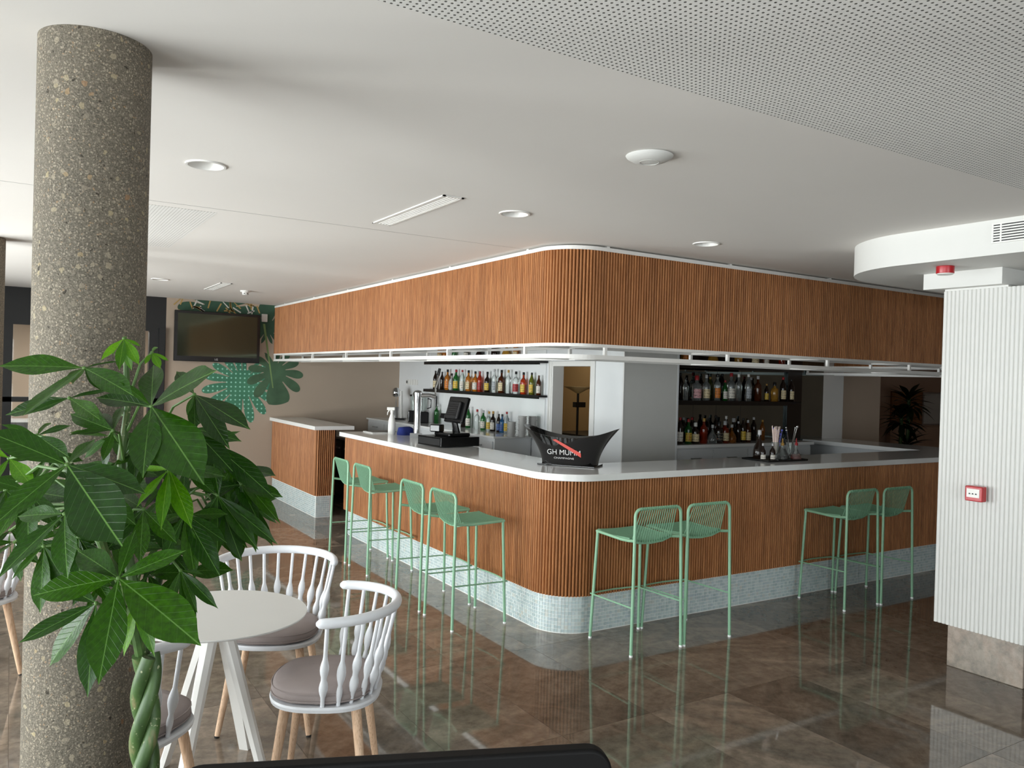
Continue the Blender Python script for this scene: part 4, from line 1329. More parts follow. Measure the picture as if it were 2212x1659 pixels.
# --- mirrored niche, middle shelf (position = x)
row([(2.897, 'tall', 'clear', 'black', None, .245), (3.056, 'square', 'clear', 'red', 'pink', .266), (3.199, 'whisky', 'clear', 'silver', 'cream', .279), (3.367, 'tall', 'clear', 'black', 'orange', .293), (3.485, 'slim', 'green', 'red', 'white', .225),
     (3.578, 'whisky', 'clear', 'red', 'white', .308), (3.697, 'tall', 'clear', 'white', None, .299), (3.852, 'slim', 'clear', 'white', 'silver', .303), (4.009, 'whisky', 'brown', 'silver', None, .286), (4.155, 'slim', 'dark', 'gold', 'yellow', .20),
     (4.29, 'square', 'gold', 'black', None, .221), (4.434, 'slim', 'dark', 'red', 'cream', .283), (4.58, 'slim', 'dark', 'black', 'cream', .265)],
    lambda p: (p, 1.80, 1.572), 'on the mirrored niche shelf', 'bottles on the niche shelf', ROT_N)
row([(2.99, 'slim', 'dark', 'black', None, .29), (3.30, 'slim', 'dark', 'black', None, .27), (3.44, 'slim', 'olive', 'gold', None, .26), (3.63, 'slim', 'dark', 'black', None, .30), (3.78, 'slim', 'dark', 'black', None, .29), (4.10, 'tall', 'dark', 'silver', None, .27)],
    lambda p: (p, 1.98, 1.572), 'in the niche shelf back row', 'rear bottles on the niche shelf', ROT_N)
# --- mirrored niche, worktop
nl = [(265, 'slim', 'dark', 'red', 'white', .28), (365, 'whisky', 'green', 'red', 'yellow', .265), (450, 'square', 'dark', 'white', 'cream', .225), (550, 'whisky', 'red', 'gold', None, .27), (655, 'squat', 'clear', 'silver', None, .20), (732, 'square', 'dark', 'black', 'black', .235),
      (803, 'square', 'red', 'silver', 'cream', .24), (885, 'squat', 'amber', 'silver', None, .20), (962, 'slim', 'dark', 'silver', None, .235), (1018, 'slim', 'dark', 'black', 'yellow', .27), (1075, 'whisky', 'brown', 'silver', 'cream', .25)]
row([(at(1420 + x / 5.53, 958, y=1.80).x, k, g, c, l, h) for (x, k, g, c, l, h) in nl], lambda p: (p, 1.80, 1.112), 'on the niche worktop', 'bottles on the niche worktop', ROT_N)
nl2 = [(305, 'slim', 'dark', 'silver', None, .27), (405, 'slim', 'dark', 'red', None, .27), (600, 'slim', 'dark', 'black', None, .26), (690, 'slim', 'dark', 'black', None, .29), (815, 'tall', 'dark', 'white', None, .285), (905, 'squat', 'dark', 'silver', None, .26), (1145, 'slim', 'dark', 'silver', None, .27), (1250, 'slim', 'amber', 'gold', None, .24)]
row([(at(1420 + x / 5.53, 955, y=1.97).x, k, g, c, l, h) for (x, k, g, c, l, h) in nl2], lambda p: (p, 1.97, 1.112), 'in the niche worktop back row', 'rear bottles on the niche worktop', ROT_N)
# printed letter on the yellow label in the niche
pj = at(1420 + 365 / 5.53, 958, y=1.80)
yb_ = [o for o in bpy.data.objects if o.name.startswith('bottle') and o.get('label', '').startswith('green glass bottle, red cap, yellow label, second from left on the niche')]
if yb_:
    j = text_mesh('J', .05, M['red_print'], 'printed_letter', yb_[0], .0003)
    j.location = (0, -.0405, .075); j.rotation_euler = (PI / 2, 0, 0)
# --- upper niche shelf
nu = [(330, 'square', 'gold', 'gold', 'orange', .24), (665, 'squat', 'gold', 'gold', None, .22), (970, 'round', 'gold', 'silver', None, .22), (1165, 'square', 'dark', 'black', 'cream', .24), (1300, 'whisky', 'clear', 'white', 'white', .24), (1505, 'whisky', 'red', 'black', None, .25)]
row([(min(4.40, at(1420 + x / 5.53, 775, y=1.80).x), k, g, c, l, h) for (x, k, g, c, l, h) in nu], lambda p: (p, 1.80, 1.955), 'on the upper niche shelf', 'bottles on the upper niche shelf', ROT_N)
# ================================================================== things on the bar
ZTOP = ZT
# champagne bucket
bu = thing('champagne_bucket', 'glossy black boat-shaped champagne bucket on the bar corner', 'bucket', (.47, .52, ZTOP), (0, 0, math.atan2(-.804, .595)))
bu.scale = (1.16, 1.16, 1.06)
def bucket_shell(inner):
    n, rings = 56, 12
    vs, fs = [], []
    for j in range(rings + 1):
        t = j / rings
        if inner: t = .06 + .94 * t
        for i in range(n):
            a = 2 * PI * i / n
            ca, sa = math.cos(a), math.sin(a)
            p = 3.0
            r = (abs(ca) ** p + abs(sa) ** p) ** (-1 / p)
            A = .185 + .135 * t ** 1.7 - (.004 if inner else 0)
            B = .095 + .030 * t - (.004 if inner else 0)
            zr = .190 + .075 * abs(r * ca) ** 2.2
            vs.append((A * r * ca, B * r * sa, .012 + t * zr))
    for j in range(rings):
        for i in range(n):
            i2 = (i + 1) % n
            q = (j * n + i, j * n + i2, (j + 1) * n + i2, (j + 1) * n + i)
            fs.append(tuple(reversed(q)) if inner else q)
    fs.append(tuple(range(n)) if inner else tuple(reversed(range(n))))
    return vs, fs
v1, f1 = bucket_shell(False)
v2, f2 = bucket_shell(True)
mb = MB().add(v1, f1).add(v2, f2)
n, top1, top2 = 56, 12 * 56, len(v1) + 12 * 56
mb.f += [(top1 + i, top1 + (i + 1) % n, top2 + (i + 1) % n, top2 + i) for i in range(n)]
mb.obj('shell', M['black_acrylic'], bu, smooth=60)
bev(MB().box(-.195, -.10, 0, .195, .10, .012).obj('foot', M['black_acrylic'], bu), .004, 2)
g = text_mesh('GH MUMM', .052, M['silver_print'], 'printed_name', bu, .0004, sx=.92)
g.location = (-.01, -.1105, .098); g.rotation_euler = (PI / 2 + .14, 0, 0)
g = text_mesh('CHAMPAGNE', .018, M['silver_print'], 'printed_line', bu, .0004, sx=1.25)
g.location = (-.01, -.1055, .058); g.rotation_euler = (PI / 2 + .14, 0, 0)
MB().add([(-.085, -.1252, .186), (-.062, -.1258, .191), (.105, -.1128, .100), (.105, -.1086, .070)], [(0, 3, 2, 1)]).obj('red_sash', M['red_print'], bu)

# point-of-sale terminal on a cash drawer
ps = thing('cash_register', 'black point-of-sale terminal on a flat cash drawer on the bar', 'cash register', (.36, 2.28, ZTOP), (0, 0, .10))
bev(MB().box(-.225, -.20, .006, .20, .20, .092).obj('cash_drawer', M['black_gloss'], ps), .004, 2)
MB().box(-.228, -.185, .02, -.224, .185, .078).obj('drawer_front', M['black_matt'], ps)
bev(MB().box(-.10, -.14, .092, .14, .12, .125).obj('terminal_base', M['black_gloss'], ps), .012, 2)
MB().tube([(.06, -.02, .12), (.04, -.02, .20), (.02, -.02, .27), (.03, -.02, .33)], [.055, .045, .040, .036], 10, flat=.5).obj('arm', M['black_gloss'], ps, smooth=True)
mm = Matrix.Translation((.055, -.03, .335)) @ Matrix.Rotation(.28, 4, 'Y')
sc_ = bev(MB().obox(mm, .045, .30, .25).obj('monitor', M['black_gloss'], ps), .012, 2)
bev(MB().obox(mm @ Matrix.Translation((-.035, 0, -.01)), .035, .20, .17).obj('monitor_back', M['black_matt'], ps), .012, 2)
for k in range(6):
    MB().obox(mm @ Matrix.Translation((-.054, 0, -.06 + k * .02)), .003, .15, .006).obj('vent_rib', M['black_gloss'], ps)
MB().obox(mm @ Matrix.Translation((.0235, 0, .005)), .002, .27, .21).obj('screen', M['screen'], ps)
bev(MB().obox(Matrix.Translation((-.08, .10, .16)) @ Matrix.Rotation(.5, 4, 'Z'), .09, .11, .07).obj('printer', M['black_gloss'], ps), .01, 2)
bev(MB().obox(Matrix.Translation((.02, .13, .27)) @ Matrix.Rotation(.2, 4, 'Y'), .05, .09, .05).obj('customer_display', M['black_gloss'], ps), .008, 2)

# beer tap
tp = thing('beer_tap', 'tall chrome beer tap column standing on the bar', 'beer tap', (.47, 3.23, ZTOP), (0, 0, math.atan2(-.53, .85)))
MB().lathe([(.055, 0), (.055, .008), (.042, .02), (.036, .05), (.034, .25), (.040, .40), (.048, .46), (.046, .475), (.03, .49), (1e-6, .495)], 24).obj('column', M['chrome'], tp, smooth=True)
MB().tube([(.03, 0, .44), (.13, 0, .445), (.19, 0, .43)], [.022, .020, .022], 12).obj('tap_arm', M['chrome'], tp, smooth=True)
MB().tube([(.19, 0, .44), (.19, 0, .36), (.19, 0, .33)], [.014, .012, .010], 10).obj('spout', M['black_gloss'], tp, smooth=True)
MB().tube([(.185, 0, .45), (.18, 0, .52), (.20, 0, .60), (.215, 0, .68)], [.012, .016, .022, .016], 10, flat=.6).obj('tap_handle', M['chrome'], tp, smooth=True)
MB().tube([(.205, 0, .655), (.222, 0, .73)], [.019, .014], 10).obj('handle_grip', M['black_gloss'], tp, smooth=True)
MB().box(-.06, -.10, 0, .06, -.05, .05).obj('valve_box', M['steel'], tp)

# spray bottle
sp_ = thing('spray_bottle', 'white plastic spray bottle at the left end of the bar', 'spray bottle', (.39, 3.70, ZTOP), (0, 0, math.atan2(-.53, .85)))
MB().lathe([(.036, 0), (.040, .006), (.041, .09), (.038, .15), (.024, .20), (.016, .225), (.016, .24)], 20).obj('body', M['paper_white'], sp_, smooth=True)
MB().lathe([(.019, .236), (.020, .262), (.012, .268)], 14).obj('collar', M['paper_white'], sp_, smooth=True)
bev(MB().box(-.055, -.014, .262, .03, .014, .296).obj('spray_head', M['paper_white'], sp_), .006, 2)
MB().tube([(-.03, 0, .265), (-.046, 0, .24), (-.05, 0, .21)], [.007, .006, .004], 8).obj('trigger', M['paper_white'], sp_, smooth=True)

# folded blue cloth
bl = MB()
vs, fs = [], []
for j in range(7):
    for i in range(24):
        a = 2 * PI * i / 24
        k = (.95, 1.02, 1.0, .96, .92, .80, .02)[j]
        r = (abs(math.cos(a)) ** 3 + abs(math.sin(a)) ** 3) ** (-1 / 3)
        w = 1 + .05 * math.sin(3 * a + j)
        vs.append((.085 * k * r * w * math.cos(a), .065 * k * r * w * math.sin(a), (0, .02, .045, .065, .078, .086, .088)[j] + .004 * math.sin(2 * a) * (0 < j < 6)))
for j in range(6):
    for i in range(24):
        fs.append((j * 24 + i, j * 24 + (i + 1) % 24, (j + 1) * 24 + (i + 1) % 24, (j + 1) * 24 + i))
fs.append(tuple(reversed(range(24))))
tag(bl.add(vs, fs).obj('blue_cloth', M['blue_cloth'], smooth=True, loc=(.50, 3.585, ZTOP)), 'folded dark blue cloth between spray bottle and beer tap', 'cloth')
dm = thing('drip_mat', 'shallow steel drip mat at the left end of the bar', 'drip mat', (.38, 3.96, ZTOP))
MB().box(-.16, -.14, 0, .16, .14, .012).obj('tray', M['white_metal'], dm)
for k in range(6): MB().box(-.14, -.115 + k * .042, .012, .14, -.095 + k * .042, .016).obj('rib', M['steel'], dm)
# red bin and dark fridge glimpsed in the gap between the counters
rb = thing('red_bin', 'red container standing behind the left end of the bar', 'container', (.55, 4.75, .0))
MB().lathe([(.10, 0), (.12, .02), (.13, .95), (.128, .97), (.09, .975)], 24).obj('body', M['red'], rb, smooth=True)
fg = thing('bar_fridge', 'black under-counter fridge in the gap left of the bar', 'fridge', (1.05, 5.9, 0))
MB().box(-.27, -.47, 0, .3, .87, .08).obj('kick', M['black_matt'], fg)
MB().box(-.3, -.5, .08, .3, .9, .84).obj('body', M['black_matt'], fg)
for k in range(2):
    d = MB().box(-.33, -.48 + k * .70, .1, -.3, .20 + k * .70, .82).obj('door', M['black_gloss'], fg)
    MB().box(-.345, -.40 + k * .70, .72, -.33, .10 + k * .70, .74).obj('handle', M['steel'], d)
MB().box(-.31, -.5, .84, .3, .9, .87).obj('steel_top', M['steel'], fg)

# garnish tray
tr = thing('garnish_tray', 'black serving tray with straws and decanters on the bar front', 'tray', (2.52, .30, ZTOP))
bev(MB().box(-.25, -.15, 0, .25, .15, .008).obj('base', M['black_gloss'], tr), .003, 1)
MB().box(-.25, -.15, .006, .25, -.142, .016).box(-.25, .142, .006, .25, .15, .016).box(-.25, -.142, .006, -.242, .142, .016).box(.242, -.142, .006, .25, .142, .016).obj('rim', M['black_gloss'], tr)
ZI = ZTOP + .0085
bottle((2.315, .26, ZI), 'round', 'dark', 'silver', 'white', 'small dark bitters bottle with white label at the tray left end', 'bitters bottles on the tray', .145, -.4, .9)
bottle((2.390, .22, ZI), 'round', 'dark', 'silver', 'white', 'second small dark bitters bottle beside the glass of straws', 'bitters bottles on the tray', .145, -.4, .9)
bottle((2.385, .36, ZI), 'squat', 'dark', 'silver', None, 'dark bottle with tall silver pourer at the tray back left', 'bottles on the tray', .25, -.4, .8)
sg = thing('straw_glass', 'footed glass packed with pale paper straws on the tray', 'glass', (2.452, .245, ZI))
MB().lathe([(.030, 0), (.030, .004), (.006, .012), (.006, .035), (.020, .05), (.030, .10), (.033, .155), (.031, .155), (.027, .10), (.017, .054), (1e-6, .048)], 18).obj('glass', M['glass_clear'], sg, smooth=True)
M['straw'] = plain('paper_straw', (228, 206, 196), .7, var=.06, scale=60)
for k in range(22):
    a, r0 = k * 2.4, .004 * math.sqrt(k)
    h = .25 + random.uniform(0, .045)
    MB().tube([(r0 * .6 * math.cos(a), r0 * .6 * math.sin(a), .06), (r0 * 2.0 * math.cos(a), r0 * 2.0 * math.sin(a), h)], .0032, 6).obj('straw', M['straw'], sg, smooth=True)
def decanter(x, y, gl, stop, label):
    d = thing('small_decanter', label, 'decanter', (x, y, ZI), group='small conical decanters on the tray')
    MB().lathe([(1e-6, .002), (.040, .002), (.046, .008), (.042, .030), (.016, .080), (.010, .095), (.010, .125), (.013, .128)], 20).obj('glass', M['glass_clear'], d, smooth=True)
    MB().lathe([(1e-6, .004), (.038, .004), (.043, .010), (.040, .026), (.034, .036), (1e-6, .037)], 20).obj('liquid', M['glass_' + gl], d, smooth=True)
    MB().lathe([(.009, .120), (.014, .126), (.014, .140), (.006, .150), (.004, .185)], 12).obj('stopper', M['cap_' + stop], d, smooth=True)
decanter(2.535, .235, 'dark', 'gold', 'small conical decanter with gold stopper, left of the three on the tray')
decanter(2.625, .290, 'dark', 'black', 'small conical decanter with dark stopper, middle of the three on the tray')
decanter(2.690, .215, 'red', 'red', 'small conical decanter with red liquid and red stopper on the tray')
stg = thing('stirrer_glass', 'steel cup of blue cocktail stirrers at the tray back', 'cup', (2.66, .40, ZI))
MB().lathe([(.032, 0), (.034, .10), (.031, .10), (.029, .006), (1e-6, .006)], 18).obj('cup', M['steel'], stg, smooth=True)
M['stirrer'] = plain('blue_plastic', (86, 92, 190), .3)
for k in range(12):
    a, r0 = k * 2.4, .006 * math.sqrt(k)
    q = Vector((r0 * 2.2 * math.cos(a), r0 * 2.2 * math.sin(a), .24 + random.uniform(-.03, .02)))
    s_ = MB().tube([(r0 * .5 * math.cos(a), r0 * .5 * math.sin(a), .01), q], .0022, 6).obj('stirrer', M['stirrer'], stg, smooth=True)
    MB().ball(q, .009, 8, 6).obj('stirrer_knob', M['stirrer'] if k else M['paper_white'], s_, smooth=True)
bsg = thing('bar_spoon_glass', 'tall glass with twisted steel bar spoons at the tray right end', 'glass', (2.735, .315, ZI))
MB().lathe([(.030, 0), (.033, .13), (.031, .13), (.027, .006), (1e-6, .006)], 18).obj('glass', M['glass_clear'], bsg, smooth=True)
for k, (dx, dy, h) in enumerate(((.05, -.03, .28), (.035, -.02, .27), (-.05, .01, .27), (-.08, -.02, .25))):
    pts = [(-.2 * dx, -.2 * dy, .008), (dx * .5, dy * .5, h * .55), (dx, dy, h)]
    s_ = MB().tube(pts, .0035, 8).obj('bar_spoon', M['chrome'], bsg, smooth=True)
    MB().ball((dx, dy, h), .010 if k else .014, 10, 6, .9).obj('spoon_knob', M['chrome'], s_, smooth=True)

# ================================================================== things on the back worktop
ZBK = 1.10
ym = at(857, 895, x=1.70).y
mx = thing('drink_mixer', 'chrome milkshake mixer on the back worktop by the mauve wall', 'mixer', (1.72, min(6.75, ym), ZBK), (0, 0, math.atan2(-.53, .85)))
bev(MB().box(-.11, -.09, 0, .11, .09, .022).obj('base', M['black_gloss'], mx), .008, 2)
MB().tube([(.055, 0, .02), (.045, 0, .25), (.04, 0, .42)], [.04, .032, .034], 12, flat=.6).obj('stand', M['white_metal'], mx, smooth=True)
MB().lathe([(1e-6, .33), (.045, .335), (.060, .36), (.063, .40), (.055, .44), (.03, .465), (1e-6, .47)], 20, (-.035, 0, 0)).obj('motor_head', M['chrome'], mx, smooth=True)
MB().tube([(-.035, 0, .335), (-.035, 0, .17)], .006, 8).obj('spindle', M['chrome'], mx, smooth=True)
MB().lathe([(.034, .022), (.042, .17), (.045, .18), (.040, .17), (.030, .03)], 18, (-.035, 0, 0)).obj('mixing_cup', M['steel'], mx, smooth=True)
for k, pxx in enumerate((895, 917)):
    bp_ = at(pxx, 900, x=1.72)
    b = thing('blender', ('left' if k == 0 else 'right') + ' black blender with clear jug on the back worktop', 'blender', (1.72 - .03 * k, bp_.y, ZBK), (0, 0, -.5))
    bev(MB().box(-.085, -.085, 0, .085, .085, .16).obj('motor_base', M['black_gloss'], b), .015, 2)
    MB().lathe([(.028, 0), (.028, .014), (.02, .018)], 14, mat=Matrix.Translation((-.085, 0, .07)) @ Matrix.Rotation(-PI / 2, 4, 'Y')).obj('knob', M['steel'], b, smooth=True)
    MB().lathe([(.045, .16), (.052, .17), (.070, .36), (.066, .36), (.048, .175), (1e-6, .172)], 16).obj('jug', M['glass_clear'], b, smooth=True)
    MB().lathe([(.072, .36), (.074, .385), (.03, .39), (.026, .41), (1e-6, .412)], 16).obj('lid', M['black_gloss'], b, smooth=True)
    MB().tube([(.065, .0, .34), (.11, 0, .33), (.11, 0, .22), (.06, 0, .20)], .008, 8).obj('jug_handle', M['black_gloss'], b, smooth=True)
# bowl stacks
psrc = MB().lathe([(.030, 0), (.034, .003), (.052, .016), (.056, .020), (.054, .020), (.033, .006), (1e-6, .005)], 24).obj('saucer', M['porcelain'], smooth=True)
first = True
for si, (px_, pz, cnt, nm) in enumerate(((1105, 937, 10, 'left'), (1128, 938, 14, 'middle'), (1150, 930, 14, 'right'))):
    P = at(px_, pz, z=ZBK)
    xx = (1.60, 1.70, 1.84)[si]
    yy = at(px_, pz, x=xx).y
    for k in range(cnt):
        o = psrc if first else psrc.copy()
        if not first: COL.objects.link(o)
        first = False
        o.location = (xx + random.uniform(-.002, .002), yy + random.uniform(-.002, .002), ZBK + k * .0165)
        tag(o, 'white saucer, %s from bottom of the %s stack on the back worktop' % (ORD[k], nm), 'saucer', 'saucers in the %s stack' % nm)

# ================================================================== television and mural on the back wall
tv = thing('television', 'black flat television hanging on the leaf mural wall', 'television', (-.78, 6.90, 2.195), (0, 0, 0))
bev(MB().box(-.555, -.02, -.335, .555, .03, .335).obj('bezel', M['black_gloss'], tv), .006, 2)
MB().box(-.515, -.0225, -.265, .515, -.0195, .300).obj('screen', M['screen'], tv)
MB().box(-.25, .03, -.2, .25, .098, .2).obj('wall_bracket', M['black_matt'], tv)
g = text_mesh('LG', .035, M['silver_print'], 'logo', tv, .0004)
g.location = (-.02, -.0215, -.302); g.rotation_euler = (PI / 2, 0, 0)
bev(tag(MB().box(-.04, -.03, -.055, .04, .0, .055).obj('wall_box', M['white_paint'], loc=(-.145, 7.0, 2.50)), 'small white box on the mural wall beside the television', 'wall box'), .004, 1)

mu = thing('leaf_mural', 'mural of big green monstera leaves painted on the back wall', 'mural', (0, 6.9995, 0))
def monstera(name, cx, cz, size, ang, mat, y, xmin=-1.415, xmax=5, zmax=2.688, slits=6):
    pts = []
    n = 400
    for i in range(n):
        a = 2 * PI * i / n - PI
        base = size * (.62 + .38 * math.cos(a * .5) ** 2) * (1 - .55 * math.exp(-((abs(a) - PI) / .22) ** 2))
        k = (abs(a) / PI) * slits
        fr = k - math.floor(k)
        lobe = math.sin(PI * min(1, max(0, (fr - .07) / .86))) ** .35
        cut = 1.0
        if .3 < abs(a) < 2.75: cut = .40 + .60 * lobe
        r = base * cut
        b = a + ang
        x, z = cx + r * math.cos(b), cz + r * math.sin(b)
        pts.append((min(max(x, xmin), xmax), min(z, zmax)))
    vs = [(p[0], -y, p[1]) for p in pts]
    return MB().add(vs, [tuple(range(n))]).obj(name, mat, mu)
monstera('painted_leaf', -.75, 2.58, .70, -PI / 2 + .25, M['mural_deep'], .0010)
monstera('painted_dotted_leaf', -.42, 1.60, .60, -PI / 2 - .35, M['mural_dots'], .0016, slits=8)
monstera('painted_leaf', .02, 1.76, .48, -PI / 2 + .15, M['mural_green'], .0022, xmax=.48)
MB().add([(-.16, -.0028, 2.42), (-.13, -.0028, 2.42), (.01, -.0028, 1.52), (-.005, -.0028, 1.52)], [(0, 3, 2, 1)]).obj('painted_stalk', M['mural_light'], mu)
monstera('painted_leaf', -.10, 2.35, .36, PI / 2, M['mural_deep'], .0013)
rr_ = random.Random(3)
for k in range(26):
    cx, cz, an = -1.34 + rr_.random() * 1.15, 2.56 + rr_.random() * .12, rr_.random() * PI
    L, w = .045 + rr_.random() * .03, .009
    c_, s_ = math.cos(an), math.sin(an)
    vs = [(cx + (u * L) * c_ - (v * w) * s_, -.0030, min(2.688, cz + (u * L) * s_ + (v * w) * c_)) for u, v in ((-1, -1), (1, -1), (1, 1), (-1, 1))]
    MB().add(vs, [(0, 1, 2, 3)]).obj('painted_dash', M['mural_gold'] if k % 3 else M['mural_white'], mu)
for k in range(3):
    cx, cz = -1.30 + .05 * k, 2.48 - .06 * k
    MB().add([(cx, -.0030, cz), (cx + .02, -.0030, cz - .005), (cx + .05, -.0030, cz + .06), (cx + .03, -.0030, cz + .065)], [(0, 1, 2, 3)]).obj('painted_dash', M['mural_gold'], mu)

# ================================================================== money tree in front of the column
def leaf_mesh(L, W, fold=.25, droop=.18, wave=.0, nseg=16, seed=0):
    """leaflet along +X, upper side +Z, obovate outline with a pointed tip"""
    rnd = random.Random(seed)
    ph = rnd.random() * 6
    vs, fs, uvs = [], [], []
    na = 6
    for i in range(nseg + 1):
        t = i / nseg
        if t < .58: w = math.sin(PI / 2 * t / .58) ** 1.2
        else: w = 1 - ((t - .58) / .42) ** 1.8
        if t > .84: w *= 1 - .55 * ((t - .84) / .16) ** .8
        w *= W * .5
        w = max(w, .0012)
        for j in range(na + 1):
            u = -1 + 2 * j / na
            y = u * w
            z = fold * abs(u) * w - droop * L * t * t + .10 * wave * w * math.sin(9 * t + ph + u) * abs(u)
            vs.append((L * t * (1 - .10 * droop * t), y, z))
            uvs.append((.5 + u * .5 * (w / (W * .5) if W else 1), t))
    for i in range(nseg):
        for j in range(na):
            a = i * (na + 1) + j
            fs.append((a, a + 1, a + na + 2, a + na + 1))
    me = bpy.data.meshes.new('leaflet')
    me.from_pydata(vs, [], fs)
    uvl = me.uv_layers.new(name='UVMap')
    for p in me.polygons:
        p.use_smooth = True
        for li in p.loop_indices:
            uvl.data[li].uv = uvs[me.loops[li].vertex_index]
    return me
_lm = {}
def leaf_proto(kind, mat):
    key = (kind, mat.name)
    if key not in _lm:
        me = leaf_mesh(1.0, (.40, .44, .36, .42)[kind], (.18, .10, .24, .15)[kind], (.08, .14, .24, .02)[kind], (.8, .5, 1.2, .6)[kind], seed=kind)
        me.materials.append(mat)
        _lm[key] = me
    return _lm[key]
def aim(base, tip, up):
    x = (tip - base)
    L = x.length
    x.normalize()
    z = up - x * x.dot(up)
    if z.length < 1e-4: z = Vector((0, 0, 1))
    z.normalize()
    y = z.cross(x)
    m_ = Matrix((x, y, z)).transposed().to_4x4()
    m_.translation = base
    return m_, L

pl = thing('money_tree', 'tall leafy money tree with braided green stem before the concrete column', 'plant', (-2.885, -2.52, 0))
O = Vector((-2.885, -2.52, 0))
pot = MB().lathe([(.11, .0), (.135, .02), (.155, .42), (.16, .44), (.148, .44), (.13, .40), (1e-6, .40)], 40).obj('planter_pot', M['white_paint'], pl, smooth=True)
MB().lathe([(.128, .402), (1e-6, .41)], 30).obj('soil', plain('soil', (52, 38, 28), .95, var=.3, scale=40), pot)
for s in range(3):
    pts, rs = [], []
    for k in range(90):
        z = .40 + (1.13 - .40) * k / 89
        a = 2 * PI * (z - .4) / .30 + s * 2 * PI / 3
        pts.append((.0165 * math.cos(a), .0165 * math.sin(a) * 1.0, z))
        rs.append(.0155 * (1.06 - .12 * k / 89))
    MB().tube(pts, rs, 10).obj('braided_stem', M['stem'], pl, smooth=True)
# upper trunks
def trunk(pts, r0, r1):
    n_ = len(pts)
    return MB().tube([Vector(p) - O for p in pts], [r0 + (r1 - r0) * i / (n_ - 1) for i in range(n_)], 8).obj('trunk', M['stem'], pl, smooth=True)
DB = 1.75
def dp(px, py, d): return at(px, py, d=d)
T0 = dp(308, 1440, 1.75)
trunk([T0, dp(290, 1280, 1.74), dp(265, 1130, 1.74), dp(262, 990, 1.76), dp(276, 880, 1.78), dp(272, 760, 1.80)], .013, .006)
trunk([T0, dp(330, 1300, 1.80), dp(360, 1180, 1.86), dp(400, 1060, 1.92), dp(430, 960, 1.98)], .012, .006)
trunk([T0, dp(280, 1290, 1.66), dp(230, 1200, 1.58), dp(190, 1090, 1.52), dp(150, 1000, 1.46)], .012, .006)
VW = -c_f
def palm_leaf(hub, tips, start, kinds=None, mat='leaf', widths=None, petiole=True, tilt=None):
    """hub, start: world points; tips: world points with optional up vectors"""
    root = MB()
    mid = (hub + start) * .5 + Vector((0, 0, .03))
    root.tube([start - O, mid - O, hub - O], [.0036, .003, .0028], 6)
    root.ball(hub - O, .0042, 8, 6)
    lf = root.obj('leaf', M['petiole'], pl, smooth=True)
    for k, tp_ in enumerate(tips):
        tip, up = tp_ if isinstance(tp_, tuple) else (tp_, None)
        if up is None:
            up = (VW * .8 + Vector((0, 0, 1)) * .75 + c_r * random.uniform(-.3, .3))
        mm, L = aim(hub, tip, up)
        kind = kinds[k % len(kinds)] if kinds else random.choice((0, 0, 1, 3))
        w = widths[k] if widths and k < len(widths) else 1.0
        o = link('leaflet', leaf_proto(kind, M[mat]), lf)
        ax = tip - hub
        lat = (ax - c_f * ax.dot(c_f)).length / L
        w *= max(.5, lat)
        S = Matrix.Diagonal((L, L * w, L * .9, 1))
        o.matrix_local = Matrix.Translation(-O) @ mm @ S
    return lf
def P(px, py, d): return dp(px, py, d)
